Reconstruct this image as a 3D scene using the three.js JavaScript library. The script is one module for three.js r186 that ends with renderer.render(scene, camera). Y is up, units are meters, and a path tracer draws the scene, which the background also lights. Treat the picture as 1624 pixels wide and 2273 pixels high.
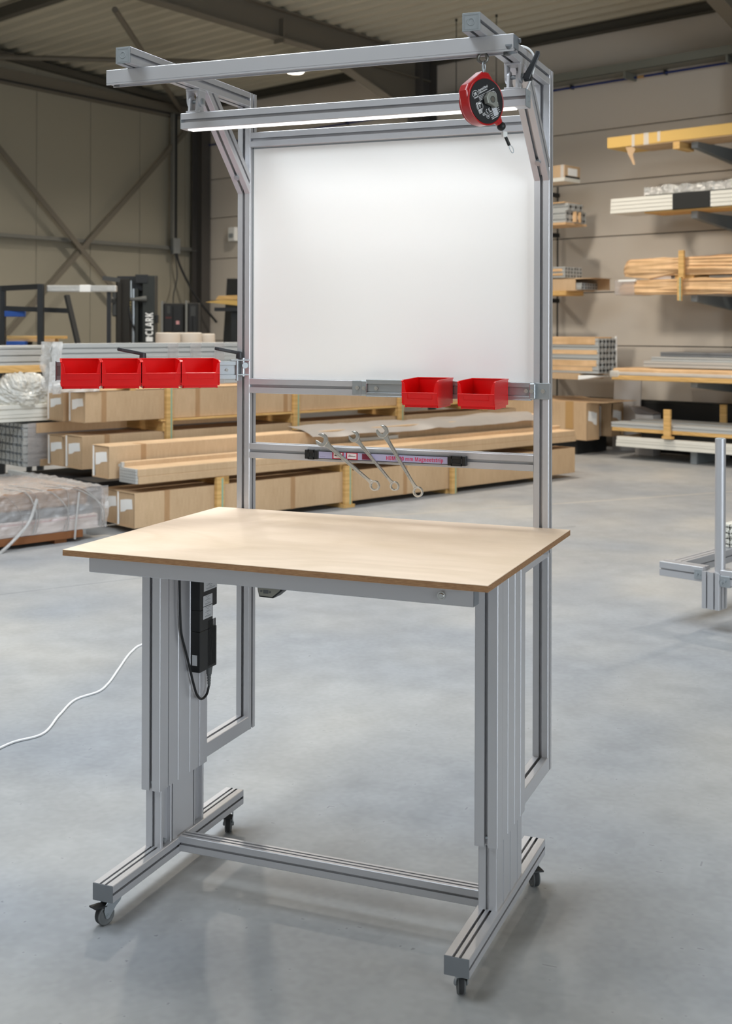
import * as THREE from 'three';
import { RoundedBoxGeometry } from 'three/addons/geometries/RoundedBoxGeometry.js';
import { TextGeometry } from 'three/addons/geometries/TextGeometry.js';
import { FontLoader } from 'three/addons/loaders/FontLoader.js';
import { mergeGeometries } from 'three/addons/utils/BufferGeometryUtils.js';
import { RectAreaLightUniformsLib } from 'three/addons/lights/RectAreaLightUniformsLib.js';

// ------------------------------------------------------------------ camera, light, exposure
const scene = new THREE.Scene();
scene.background = new THREE.Color(0x0a0a0a);
const IMG_W = 1624, IMG_H = 2273, FOCAL = 2711.26, PPX = 812.0, PPY = 727.45;
const camera = new THREE.PerspectiveCamera(2 * Math.atan(IMG_H / 2 / FOCAL) * 180 / Math.PI, IMG_W / IMG_H, 0.1, 80);
camera.position.set(2.0157, 1.6371, 2.7676);
camera.rotation.order = 'YXZ';
camera.rotation.set(0.0009, 0.3867, 0.003);
camera.setViewOffset(IMG_W, IMG_H, IMG_W / 2 - PPX, IMG_H / 2 - PPY, IMG_W, IMG_H);
camera.focus = 3.75;
camera.userData.fStop = camera.getFocalLength() / 1000 / 0.0085;
scene.add(camera);
const renderer = new THREE.WebGLRenderer({ antialias: true });
renderer.toneMapping = THREE.LinearToneMapping;
renderer.toneMappingExposure = 1.14;
renderer.shadowMap.enabled = true;
RectAreaLightUniformsLib.init();

const HALL_YAW = -0.3719, RACK_YAW = 1.1409, GABLE_YAW = 1.3327;
function frame(ox, oz, th) {                       // a horizontal frame of reference: local (x, y, z) to world
  const c = Math.cos(th), s = Math.sin(th);
  const f = (x, y, z) => new THREE.Vector3(ox + c * x + s * z, y, oz - s * x + c * z);
  f.yaw = th; return f;
}
const HALL = frame(0.577, -13.652, HALL_YAW);      // x along the back wall, z into the room
const RACK = frame(-3.317, -5.491, RACK_YAW);      // x along the stored boxes, z towards the aisle
const GABLE = frame(-9.782, -17.694, GABLE_YAW);   // x towards the corner, z into the room
const CAMF = frame(2.0157, 2.7676, 0.3867);        // aligned with the line of sight, for free-standing things far back

const DAY = new THREE.Color(0.86, 0.94, 1.0), WARM = new THREE.Color(1.0, 0.91, 0.79), STRIP = new THREE.Color(1.0, 0.985, 0.97);
const POWER = { skylight: 7.5, door: 6, bay: 66, strip: 20.5 };
function areaLight(pos, target, w, h, color, power) {
  const l = new THREE.RectAreaLight(color, power, w, h);
  l.position.copy(pos); l.lookAt(target); scene.add(l); return l;
}
// daylight through two rooflights and the tall gate in the right-hand wall (their glowing panes are built with the hall)
const SKYLIGHTS = [[2.6, 10.9, 2.0, 4.6, 1.4], [4.6, 16.6, 2.0, 4.6, 0.8], [-2.6, 16.6, 2.0, 4.6, 0.8]];
for (const [x, z, w, d, k] of SKYLIGHTS) {
  const y = 5.87 + 0.045 * z - 0.12, l = areaLight(HALL(x, y, z), HALL(x, 0, z), w, d, DAY, POWER.skylight * k);
  l.rotation.set(0, 0, 0); l.rotation.order = 'YXZ'; l.rotation.y = HALL_YAW; l.rotation.x = -Math.PI / 2;
}
areaLight(HALL(16.75, 2.3, 12.6), HALL(0, 2.3, 12.6), 6, 4.3, DAY, POWER.door);

// ------------------------------------------------------------------ helpers
let seed = 7;
const rnd = () => { seed = (seed * 1664525 + 1013904223) >>> 0; return seed / 4294967296; };
const rr = (a, b) => a + (b - a) * rnd();
const used = {};
const numbered = (n) => { const k = used[n] = (used[n] ?? -1) + 1; return k ? n + '_' + String(k).padStart(3, '0') : n; };
function tag(o, label, category, group) { o.userData.label = label; o.userData.category = category; if (group) o.userData.group = group; return o; }
function thing(name, label, category, pos, yaw = 0, group) {
  const o = new THREE.Group(); o.name = numbered(name); scene.add(o);
  if (pos) o.position.copy(pos); o.rotation.y = yaw;
  return tag(o, label, category, group);
}
function structure(name, pos, yaw = 0, label) {
  const o = new THREE.Group(); o.name = numbered(name); scene.add(o);
  if (pos) o.position.copy(pos); o.rotation.y = yaw; o.userData.kind = 'structure'; if (label) o.userData.label = label;
  return o;
}
function join(list) {
  const gs = list.flat(9).map((g) => { const n = g.index ? g.toNonIndexed() : g; for (const k of Object.keys(n.attributes)) if (!['position', 'normal', 'uv'].includes(k)) n.deleteAttribute(k); return n; });
  return gs.length === 1 ? gs[0] : mergeGeometries(gs);
}
function part(parent, name, geo, mat, label) {
  const m = new THREE.Mesh(Array.isArray(geo) ? join(geo) : geo, mat); m.name = name; m.castShadow = m.receiveShadow = true;
  if (label) m.userData.label = label;
  parent.add(m); return m;
}
function sub(parent, name, label) { const g = new THREE.Group(); g.name = name; if (label) g.userData.label = label; parent.add(g); return g; }
function metric(geo, s = 1) {                      // box-projected texture coordinates in metres
  const g = geo.index ? geo.toNonIndexed() : geo, p = g.attributes.position, uv = new Float32Array(p.count * 2);
  const a = new THREE.Vector3(), b = new THREE.Vector3(), c = new THREE.Vector3();
  for (let i = 0; i < p.count; i += 3) {
    a.fromBufferAttribute(p, i); b.fromBufferAttribute(p, i + 1); c.fromBufferAttribute(p, i + 2);
    const n = b.clone().sub(a).cross(c.clone().sub(a)), x = Math.abs(n.x), y = Math.abs(n.y), z = Math.abs(n.z);
    [a, b, c].forEach((v, k) => {
      const [u, w] = y >= x && y >= z ? [v.x, v.z] : x >= z ? [v.z, v.y] : [v.x, v.y];
      uv[(i + k) * 2] = u * s; uv[(i + k) * 2 + 1] = w * s;
    });
  }
  g.setAttribute('uv', new THREE.BufferAttribute(uv, 2)); return g;
}
function bx(x0, x1, y0, y1, z0, z1, r = 0) {
  const w = Math.abs(x1 - x0), h = Math.abs(y1 - y0), d = Math.abs(z1 - z0);
  const g = r > 0 ? new RoundedBoxGeometry(w, h, d, 1, Math.min(r, w / 2.01, h / 2.01, d / 2.01)) : new THREE.BoxGeometry(w, h, d);
  g.translate((x0 + x1) / 2, (y0 + y1) / 2, (z0 + z1) / 2); return metric(g);
}
function rod(a, b, r, seg = 14, r2 = r) {          // cylinder between two points
  const A = new THREE.Vector3(...a), B = new THREE.Vector3(...b), d = B.clone().sub(A), g = new THREE.CylinderGeometry(r2, r, d.length(), seg);
  g.applyQuaternion(new THREE.Quaternion().setFromUnitVectors(new THREE.Vector3(0, 1, 0), d.clone().normalize()));
  const m = A.add(B).multiplyScalar(0.5); return g.translate(m.x, m.y, m.z);
}
function beam(a, b, w, h, roll = 0) {              // rectangular bar between two points
  const A = new THREE.Vector3(...a), B = new THREE.Vector3(...b), d = B.clone().sub(A), g = new THREE.BoxGeometry(w, h, d.length());
  const m = new THREE.Matrix4().lookAt(B, A, new THREE.Vector3(0, 1, 0.001));
  g.rotateZ(roll); g.applyMatrix4(m); const c = A.add(B).multiplyScalar(0.5); return metric(g.translate(c.x, c.y, c.z));
}
function tube(pts, r, seg = 60, rad = 8) { return new THREE.TubeGeometry(new THREE.CatmullRomCurve3(pts.map((p) => new THREE.Vector3(...p)), false, 'centripetal'), seg, r, rad); }
function poly(pts, depth, bevel = 0) {             // outline in x, y extruded from z = 0 to depth
  const s = new THREE.Shape(pts.map((p) => new THREE.Vector2(p[0], p[1])));
  return new THREE.ExtrudeGeometry(s, bevel ? { depth: depth - 2 * bevel, bevelEnabled: true, bevelSize: bevel, bevelThickness: bevel, bevelOffset: -bevel, bevelSegments: 2, curveSegments: 16 } : { depth, bevelEnabled: false, curveSegments: 16 }).translate(0, 0, bevel);
}
// extruded aluminium section: w x h outline with grooves; slots: list of [side, offset], side in r l t b
function section(w, h, slots = [], sw = 0.0095, sd = 0.013, ch = 0.0016) {
  const pts = [], side = (k) => slots.filter((s) => s[0] === k).map((s) => s[1]).sort((p, q) => p - q);
  const W = w / 2, H = h / 2, q = sw / 2, wide = sw * 0.95, lip = 0.0028;
  const notch = (at) => [[at - q, 0], [at - q, lip], [at - wide, lip], [at - wide, sd], [at + wide, sd], [at + wide, lip], [at + q, lip], [at + q, 0]];
  pts.push([-W + ch, -H]); for (const o of side('b')) for (const [t, d] of notch(o)) pts.push([t, -H + d]);
  pts.push([W - ch, -H], [W, -H + ch]); for (const o of side('r')) for (const [t, d] of notch(o)) pts.push([W - d, t]);
  pts.push([W, H - ch], [W - ch, H]); for (const o of side('t').reverse()) for (const [t, d] of notch(o).map(([t, d]) => [2 * o - t, d])) pts.push([t, H - d]);
  pts.push([-W + ch, H], [-W, H - ch]); for (const o of side('l').reverse()) for (const [t, d] of notch(o).map(([t, d]) => [2 * o - t, d])) pts.push([-W + d, t]);
  pts.push([-W, -H + ch]);
  return pts;
}
const Mx = new THREE.Matrix4().set(0, 0, 1, 0, 0, 1, 0, 0, -1, 0, 0, 0, 0, 0, 0, 1);     // section a,b,e -> -z,y,x
const My = new THREE.Matrix4().set(1, 0, 0, 0, 0, 0, 1, 0, 0, -1, 0, 0, 0, 0, 0, 1);     // section a,b,e -> x,-z,y
function profX(x0, x1, y0, y1, z0, z1, slots, sw, sd) {          // bar along x; slot sides: r = back, l = front, t, b
  return poly(section(Math.abs(z1 - z0), y1 - y0, slots, sw, sd), x1 - x0).applyMatrix4(Mx).translate(x0, (y0 + y1) / 2, (z0 + z1) / 2);
}
function profZ(x0, x1, y0, y1, z0, z1, slots, sw, sd) {          // bar along z; slot sides r = +x, l = -x, t, b
  return poly(section(x1 - x0, y1 - y0, slots, sw, sd), Math.abs(z1 - z0)).translate((x0 + x1) / 2, (y0 + y1) / 2, Math.min(z0, z1));
}
function profY(x0, x1, y0, y1, z0, z1, slots, sw, sd) {          // bar along y; slot sides r = +x, l = -x, b = front (+z), t = back
  return poly(section(x1 - x0, Math.abs(z1 - z0), slots, sw, sd), y1 - y0).applyMatrix4(My).translate((x0 + x1) / 2, y0, (z0 + z1) / 2);
}
// ------------------------------------------------------------------ textures
const hash = (x, y, s) => { let h = (x * 374761393 + y * 668265263 + s * 974634777) | 0; h = Math.imul(h ^ (h >>> 13), 1274126177); h ^= h >>> 16; return (h >>> 0) / 4294967296; };
function vnoise(x, y, s, per) {
  const xi = Math.floor(x), yi = Math.floor(y), fx = x - xi, fy = y - yi, u = fx * fx * (3 - 2 * fx), v = fy * fy * (3 - 2 * fy);
  const w = (i) => ((i % per) + per) % per, a = hash(w(xi), w(yi), s), b = hash(w(xi + 1), w(yi), s), c = hash(w(xi), w(yi + 1), s), d = hash(w(xi + 1), w(yi + 1), s);
  return a + (b - a) * u + (c - a) * v + (a - b - c + d) * u * v;
}
function dataTex(n, fn, srgb = true, rep = 1, mirror = false) {
  const d = new Uint8Array(n * n * 4);
  for (let j = 0; j < n; j++) for (let i = 0; i < n; i++) { const c = fn(i / n, j / n), o = (j * n + i) * 4; d[o] = c[0]; d[o + 1] = c[1]; d[o + 2] = c[2]; d[o + 3] = 255; }
  const t = new THREE.DataTexture(d, n, n); t.wrapS = t.wrapT = mirror ? THREE.MirroredRepeatWrapping : THREE.RepeatWrapping;
  t.magFilter = THREE.LinearFilter; t.minFilter = THREE.LinearMipmapLinearFilter; t.generateMipmaps = true; t.repeat.set(rep, rep);
  if (srgb) t.colorSpace = THREE.SRGBColorSpace; t.needsUpdate = true; return t;
}
const cl = (v) => Math.max(0, Math.min(255, v));
const floorTex = dataTex(1536, (u, v) => {
  const a = vnoise(u * 6, v * 6, 1, 6), b = vnoise(u * 17, v * 17, 2, 17), c = vnoise(u * 60, v * 60, 3, 60), e = vnoise(u * 384, v * 384, 4, 384), f = vnoise(u * 33 + b * 2, v * 33 + a * 2, 5, 33);
  const cloud = (a - 0.5) * 17 + (b - 0.5) * 16 + (c - 0.5) * 11 + (e - 0.5) * 8;
  const vein = -3.5 * Math.max(0, 1 - Math.abs(f - 0.5) / 0.02) * (c > 0.5 ? 1 : 0), spot = e > 0.972 && c > 0.58 ? -30 : 0, w = (b - 0.5) * 9 + (a - 0.5) * 6;
  const k = 158 + cloud + vein + spot; return [cl(k + w * 0.5 - 1), cl(k + 0.5), cl(k + 2 - w * 0.8)];
}, true, 1, true);
const floorRough = dataTex(512, (u, v) => { const k = 84 + vnoise(u * 9, v * 9, 11, 9) * 34 + vnoise(u * 40, v * 40, 12, 40) * 22; return [k, k, k]; }, false);
const woodTex = dataTex(1024, (u, v) => {
  const wob = vnoise(u * 3, v * 4, 21, 12) * 2.2 + vnoise(u * 7, v * 9, 25, 63) * 0.6, g = vnoise(u * 2 + wob * 0.3, v * 26 + wob * 5, 22, 260), fine = vnoise(u * 24, v * 300, 23, 2400), cloud = vnoise(u * 3, v * 5, 24, 15), mott = vnoise(u * 14 + wob, v * 22, 26, 154);
  const k = (g - 0.5) * 9 + (fine - 0.5) * 5 + (cloud - 0.5) * 15 + (mott - 0.5) * 7; return [cl(232 + k), cl(208 + k * 1.05), cl(181 + k * 1.25)];
});
const plyTex = dataTex(256, (u, v) => {
  const ply = Math.floor(v * 9), n = vnoise(u * 40, v * 40, 31, 40), k = (ply % 2 ? -13 : 6) + (n - 0.5) * 26 + (vnoise(u * 128, v * 16, 32, 128) - 0.5) * 24; return [cl(150 + k), cl(112 + k * 0.9), cl(76 + k * 0.7)];
});
const cardTex = dataTex(512, (u, v) => {
  const k = (vnoise(u * 5, v * 5, 41, 5) - 0.5) * 12 + (vnoise(u * 60, v * 12, 42, 60) - 0.5) * 7 + (vnoise(u * 256, v * 256, 43, 256) - 0.5) * 7; return [cl(196 + k), cl(166 + k), cl(131 + k)];
});
const kraftTex = dataTex(256, (u, v) => { const k = (vnoise(u * 4, v * 24, 51, 24) - 0.5) * 26 + (vnoise(u * 20, v * 20, 52, 20) - 0.5) * 10; return [cl(216 + k), cl(178 + k), cl(134 + k)]; });
const timberTex = dataTex(512, (u, v) => { const k = (vnoise(u * 5, v * 60 + vnoise(u * 3, v * 3, 61, 6) * 6, 62, 60) - 0.5) * 30; return [cl(212 + k), cl(171 + k), cl(108 + k)]; });
const wrinkle = dataTex(512, (u, v) => { let k = 0; for (const [f, s, w] of [[7, 71, 0.5], [19, 72, 0.3], [47, 73, 0.2]]) k += Math.abs(vnoise(u * f * 0.6, v * f, s, f) - 0.5) * 2 * w; k = 255 * (1 - k); return [k, k, k]; }, false);
const brushed = dataTex(256, (u, v) => { const k = 128 + (vnoise(u * 4, v * 128, 81, 128) - 0.5) * 90; return [k, k, k]; }, false);
const holesTex = dataTex(256, (u, v) => {          // sawn section faces of hollow aluminium: webs and cavities, too small to model each
  const x = (u * 2) % 1 - 0.5, y = (v * 2) % 1 - 0.5, ax = Math.abs(x), ay = Math.abs(y);
  const slot = (ax < 0.1 && ay > 0.24) || (ay < 0.1 && ax > 0.24) || (ax < 0.2 && ay > 0.3 && ay < 0.42) || (ay < 0.2 && ax > 0.3 && ax < 0.42), core = ax * ax + ay * ay < 0.012, edge = ax > 0.47 || ay > 0.47;
  const k = slot || core ? 40 : edge ? 110 : 190; return [k, k, k + 3];
});
function canvasTex(w, h, draw) { const c = document.createElement('canvas'); c.width = w; c.height = h; draw(c.getContext('2d'), w, h); const t = new THREE.CanvasTexture(c); t.colorSpace = THREE.SRGBColorSpace; t.anisotropy = 8; return t; }
// ------------------------------------------------------------------ materials
const std = (color, roughness = 0.6, metalness = 0, more = {}) => new THREE.MeshStandardMaterial({ color, roughness, metalness, ...more });
const M = {
  floor: new THREE.MeshPhysicalMaterial({ color: '#ffffff', roughness: 1.0, specularIntensity: 0.55, map: floorTex, roughnessMap: floorRough }),
  line: std('#b5b0a8', 0.5), joint: std('#8e8f90', 0.8), alu: std('#c4c4c7', 0.43, 0.6), aluDark: std('#8d9094', 0.5, 0.6), bg_alu: std('#c9cbca', 0.5, 0.45), bg_alu_white: std('#e3e1d8', 0.55, 0.1),
  cap: std('#6d7175', 0.55), capLight: std('#8f9496', 0.5), zinc: std('#aeb4b8', 0.34, 0.8), chrome: std('#cfcfcc', 0.22, 1), black: std('#141516', 0.5), rubber: std('#5c5e5e', 0.6), tread: std('#2b2c2d', 0.8), lever: std('#26292d', 0.45),
  board: std('#f6f4f1', 0.5), wood: std('#ffffff', 0.5, 0, { map: woodTex }), ply: std('#ffffff', 0.75, 0, { map: plyTex }),
  red: std('#d60307', 0.27), balancer: new THREE.MeshPhysicalMaterial({ color: '#b3060f', roughness: 0.28, clearcoat: 0.6, clearcoatRoughness: 0.2 }),
  card: std('#ffffff', 0.85, 0, { map: cardTex }), cardTape: std('#e2d2bf', 0.6, 0, { map: cardTex }), cardDark: std('#c9b39a', 0.9, 0, { map: cardTex }), kraft: std('#ffffff', 0.8, 0, { map: kraftTex }), gold: std('#d8b266', 0.7), timber: std('#ffffff', 0.8, 0, { map: timberTex }),
  paper: std('#f7f6f3', 0.8), strap: std('#8fae97', 0.5), tape: std('#b9925f', 0.35),
  sawn: std('#ffffff', 0.5, 0.2, { map: holesTex }), darkSteel: std('#2a2c2e', 0.5, 0.3), steel: std('#3c3d3c', 0.6, 0.2), beamPaint: std('#6c665b', 0.6, 0.1), column: std('#4d4a47', 0.6, 0.1), girt: std('#777772', 0.5, 0.2),
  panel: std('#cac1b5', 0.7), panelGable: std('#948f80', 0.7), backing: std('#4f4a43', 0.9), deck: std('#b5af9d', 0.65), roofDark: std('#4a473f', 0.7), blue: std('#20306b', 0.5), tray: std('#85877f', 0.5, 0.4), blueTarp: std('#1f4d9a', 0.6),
  film: new THREE.MeshPhysicalMaterial({ color: '#f2efee', roughness: 0.25, transmission: 0.74, thickness: 0, bumpMap: wrinkle, bumpScale: 0.012 }),
  filmWhite: new THREE.MeshPhysicalMaterial({ color: '#f4f3f1', roughness: 0.35, transmission: 0.45, thickness: 0, bumpMap: wrinkle, bumpScale: 0.01 }),
  plastic: new THREE.MeshPhysicalMaterial({ color: '#f2f2ee', roughness: 0.2, transmission: 0.5, thickness: 0, bumpMap: wrinkle, bumpScale: 0.012 }),
  foil: std('#c9c9c6', 0.3, 0.5, { bumpMap: wrinkle, bumpScale: 0.008 }), white: std('#e9e9e6', 0.5), darkBoard: std('#1c1d1c', 0.7), greyBoard: std('#b7b3b0', 0.7),
  led: std('#ffffff', 0.4, 0, { emissive: new THREE.Color('#fffaf4'), emissiveIntensity: 1.6 }),
  lampGlow: std('#ffffff', 0.4, 0, { emissive: new THREE.Color('#fff3df'), emissiveIntensity: 5 }),
  skyGlow: std('#ffffff', 0.6, 0, { emissive: new THREE.Color('#dcebff'), emissiveIntensity: 1.2 }),
  cableWhite: std('#efefef', 0.45), brown: std('#80502c', 0.8), greyBand: std('#6f7276', 0.6), redPrint: std('#c08a8a', 0.7),
};
const font = await new FontLoader().loadAsync('fonts/droid/droid_sans_bold.typeface.json');
// ================================================================== THE HALL
{
  // floor slab with saw-cut joints
  const fl = structure('floor');
  const fg = new THREE.BoxGeometry(46, 0.2, 46); fg.translate(0, -0.1, -3); metric(fg);
  const slab = metric(fg, 1 / 6.5); part(fl, 'slab', slab, M.floor, 'polished grey concrete slab');
  const cut = (x0, z0, x1, z1, w = 0.004) => { const g = beam([x0, 0.0004, z0], [x1, 0.0004, z1], w, 0.0016); part(fl, 'floor_joint', g, M.joint); };
  cut(-4.55, -0.86, -0.2, -7.3); part(fl, 'floor_line', beam([-3.6, 0.0004, -5.31], [4.2, 0.0004, -13.8], 0.03, 0.0014), M.line);

  // back wall: horizontal sandwich panels, joints between them left open
  const wb = structure('wall_back', HALL(0, 0, 0), HALL_YAW, 'beige hall wall of long horizontal panels');
  part(wb, 'backing', [bx(-11.4, 17, 0, 5.98, -0.22, -0.1)], M.backing);
  const rows = [0, 0.67, 1.41, 2.16, 2.945, 3.715, 4.45, 5.295, 5.96];
  for (let i = 0; i < 8; i++) for (const [x0, x1] of [[-11.3, -5.33], [-5.33, 0.5], [0.5, 6.3], [6.3, 11.6], [11.6, 16.9]]) part(wb, 'wall_panel', bx(x0 + 0.004, x1 - 0.004, rows[i] + 0.006, rows[i + 1] - 0.006, -0.1, 0, 0.006), M.panel);
  part(wb, 'plinth', bx(-11.3, 16.9, 0, 0.18, 0, 0.02), M.backing);
  // gable wall: upright panels with a sloping top
  const wg = structure('wall_left', GABLE(0, 0, 0), GABLE_YAW, 'beige gable wall of upright panels');
  part(wg, 'backing', poly([[-24, 0], [0.1, 0], [0.1, 5.9], [-24, 6.95]], 0.12).translate(0, 0, -0.22), M.backing);
  for (let k = 0; k < 12; k++) {
    const x1 = -0.37 - 1.165 * (k - 1) - (k ? 0 : 1.165 - 0.37), x0 = -0.37 - 1.165 * k, top = (x) => 5.9 - x * 0.0435;
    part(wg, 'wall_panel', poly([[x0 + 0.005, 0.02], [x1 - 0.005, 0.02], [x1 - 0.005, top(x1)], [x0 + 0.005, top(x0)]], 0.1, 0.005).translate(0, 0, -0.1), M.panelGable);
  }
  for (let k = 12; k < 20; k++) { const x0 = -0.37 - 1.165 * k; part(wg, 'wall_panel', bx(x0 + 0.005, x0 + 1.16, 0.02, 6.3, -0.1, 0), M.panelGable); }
  // other two walls, behind the camera
  const wf = structure('wall_front', HALL(0, 0, 22), HALL_YAW);
  part(wf, 'wall_panel', bx(-12, 17, 0, 6.95, 0, 0.15), M.panel);
  const wr = structure('wall_right', HALL(16.9, 0, 0), HALL_YAW);
  part(wr, 'wall_panel', bx(0, 0.15, 0, 6.95, 0, 9.5), M.panel); part(wr, 'wall_panel', bx(0, 0.15, 0, 6.95, 15.7, 22), M.panel); part(wr, 'wall_panel', bx(0, 0.15, 4.5, 6.95, 9.5, 15.7), M.panel);
  const door = structure('door_1', HALL(16.9, 0, 12.6), HALL_YAW, 'tall translucent sectional gate letting in daylight');
  for (let k = 0; k < 6; k++) part(door, 'pane', bx(0.03, 0.06, k * 0.75 + 0.02, k * 0.75 + 0.73, -3.1, 3.1), M.skyGlow);
  part(door, 'door_frame', bx(0.07, 0.1, 0, 4.5, -3.1, 3.1), M.girt); part(door, 'door_frame', bx(-0.03, 0.1, 0, 4.5, -3.15, -3.05), M.girt); part(door, 'door_frame', bx(-0.03, 0.1, 0, 4.5, 3.05, 3.15), M.girt);

  // trapezoidal roof deck, ribs running parallel to the back wall
  const ce = structure('ceiling', HALL(0, 0, 0), HALL_YAW, 'ribbed metal roof deck');
  const pitch = 0.27, hgt = 0.06, slope = 0.045;
  const sheetShape = (z0, n) => {
    const lo = [], hi = [];
    for (let k = 0; k < n; k++) for (const [t, y] of [[0, 0], [0.09, 0], [0.13, hgt], [0.23, hgt]]) { const z = z0 + k * pitch + t; lo.push([-z, 5.93 + slope * z + y]); }
    const ze = z0 + n * pitch; lo.push([-ze, 5.93 + slope * ze]);
    for (const p of [...lo].reverse()) hi.push([p[0], p[1] + 0.012]);
    return [...lo, ...hi];
  };
  for (let s = 0; s < 21; s++) for (const [x0, x1] of [[-12.2, -5.3], [-5.3, 0.5], [0.5, 17]]) {
    const z0 = -0.15 + s * 4 * pitch; if (x0 > 0 && s > 12) { part(ce, 'deck_sheet', poly(sheetShape(z0, 4), x1 - x0).applyMatrix4(Mx).translate(x0, 0, 0), M.deck); continue; }
    part(ce, 'deck_sheet', poly(sheetShape(z0, 4), x1 - x0 - 0.002).applyMatrix4(Mx).translate(x0, s % 2 ? 0.002 : 0, 0), M.deck);
  }
  SKYLIGHTS.forEach(([x, z, w, d], i) => {
    const sk = structure('window_' + (i + 1), HALL(x, 5.87 + slope * z, z), HALL_YAW, 'frosted rooflight');
    part(sk, 'pane', bx(-w / 2, w / 2, -0.075, -0.055, -d / 2, d / 2), M.skyGlow); 
    part(sk, 'window_frame', [bx(-w / 2 - 0.06, -w / 2, -0.09, 0, -d / 2, d / 2), bx(w / 2, w / 2 + 0.06, -0.09, 0, -d / 2, d / 2), bx(-w / 2 - 0.06, w / 2 + 0.06, -0.09, 0, -d / 2 - 0.06, -d / 2), bx(-w / 2 - 0.06, w / 2 + 0.06, -0.09, 0, d / 2, d / 2 + 0.06)], M.white);
  });
  // portal frames: columns, rafters with haunches
  const iSec = (w, h, t) => [[-w / 2, -h / 2], [w / 2, -h / 2], [w / 2, -h / 2 + t], [t / 2, -h / 2 + t], [t / 2, h / 2 - t], [w / 2, h / 2 - t], [w / 2, h / 2], [-w / 2, h / 2], [-w / 2, h / 2 - t], [-t / 2, h / 2 - t], [-t / 2, -h / 2 + t], [-w / 2, -h / 2 + t]];
  for (const x of [-5.3, 0.55, 6.3, 12.1]) {
    const r = structure('roof_beam', HALL(x, 0, 0), HALL_YAW, 'painted steel roof beam with a haunch at the wall');
    const g = poly(iSec(0.2, 0.4, 0.018), 21.5); g.rotateX(-Math.atan(slope)); g.translate(0, 5.73, 0.1); part(r, 'beam', g, M.beamPaint);
    const h = poly([[-0.35, 5.54], [-2.4, 5.63], [-0.35, 4.95]], 0.02); h.applyMatrix4(Mx); h.translate(-0.01, 0, 0); part(r, 'haunch', [h.clone(), (() => { const f = beam([0, 4.95, 0.35], [0, 5.62, 2.4], 0.2, 0.018); return f; })()], M.beamPaint);
    part(r, 'stiffener', bx(-0.1, 0.1, 5.62, 5.95, 3.24, 3.26), M.beamPaint);
    const c = structure('steel_column', HALL(x, 0, 0.2), HALL_YAW, 'dark steel column against the back wall');
    part(c, 'column', poly(iSec(0.3, 0.36, 0.02), 5.9).applyMatrix4(My), M.column);
  }
  // eave beam along the back wall
  const eb = structure('trim_1', HALL(0, 0, 0), HALL_YAW, 'dark eave beam at the top of the back wall');
  for (const [x0, x1] of [[-11.2, -5.45], [-5.15, 0.4], [0.7, 6.15]]) part(eb, 'beam', poly(iSec(0.12, 0.14, 0.012), x1 - x0).applyMatrix4(Mx).translate(x0, 5.86, 0.1), M.roofDark);
  const et = structure('trim_2', GABLE(0, 0, 0), GABLE_YAW, 'dark edge beam at the top of the gable wall');
  part(et, 'beam', beam([-0.1, 5.83, 0.08], [-10, 5.83 + 0.4, 0.08], 0.16, 0.1), M.roofDark);
  part(et, 'flashing', beam([-0.1, 5.68, 0.05], [-10, 5.68 + 0.02, 0.05], 0.1, 0.24), M.beamPaint);
  part(et, 'edge_trim', beam([-0.1, 5.615, 0.06], [-10, 5.6, 0.06], 0.14, 0.022), M.darkSteel);
  // corner column, girt and crossed braces on the gable
  const cc = structure('corner_column', GABLE(-0.2, 0, 0.25), GABLE_YAW, 'dark steel corner column'); part(cc, 'column', poly(iSec(0.22, 0.26, 0.02), 5.8).applyMatrix4(My), M.column);
  const gi = structure('wall_girt', GABLE(0, 0, 0), GABLE_YAW, 'grey horizontal rail across the gable wall'); part(gi, 'rail', [bx(-14, -0.15, 3.095, 3.16, 0, 0.12), bx(-14, -0.15, 3.095, 3.105, 0.12, 0.16)], M.girt);
  const br = structure('wall_brace', GABLE(0, 0, 0.2), GABLE_YAW, 'crossed steel braces on the gable wall');
  part(br, 'brace', beam([-5.7, 5.25, 0], [-1.0, 1.0, 0], 0.09, 0.012, 0), M.beamPaint); 
  for (const [a, b] of [[[-5.8, 5.39, 0.02], [-0.6, 0.75, 0.02]], [[-0.2, 5.65, -0.02], [-5.2, 0.97, -0.02]]]) { const d = new THREE.Vector2(b[0] - a[0], b[1] - a[1]).normalize(), n = [-d.y * 0.045, d.x * 0.045]; part(br, 'brace', poly([[a[0] + n[0], a[1] + n[1]], [b[0] + n[0], b[1] + n[1]], [b[0] - n[0], b[1] - n[1]], [a[0] - n[0], a[1] - n[1]]], 0.02).translate(0, 0, a[2]), M.beamPaint); }
  br.children[0].removeFromParent();
  // roof bracing of the end bay
  const rb = structure('roof_brace', HALL(0, 0, 0), HALL_YAW, 'round steel roof braces');
  part(rb, 'brace', rod([-10.9, 5.94, 5.4], [-5.4, 5.64, 1.2], 0.04), M.beamPaint); part(rb, 'brace', rod([-6.0, 5.78, 5.5], [-10.9, 5.7, 0.6], 0.04), M.beamPaint);
  part(rb, 'joint_ball', new THREE.SphereGeometry(0.06, 12, 8).translate(-8.2, 5.75, 3.1), M.girt);
  const pu = structure('roof_purlin', HALL(0, 0, 0), HALL_YAW, 'dark roof purlin between gable and roof beam'); part(pu, 'beam', bx(-11, -5.45, 5.99, 6.14, 5.75, 5.87), M.roofDark);
}
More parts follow.
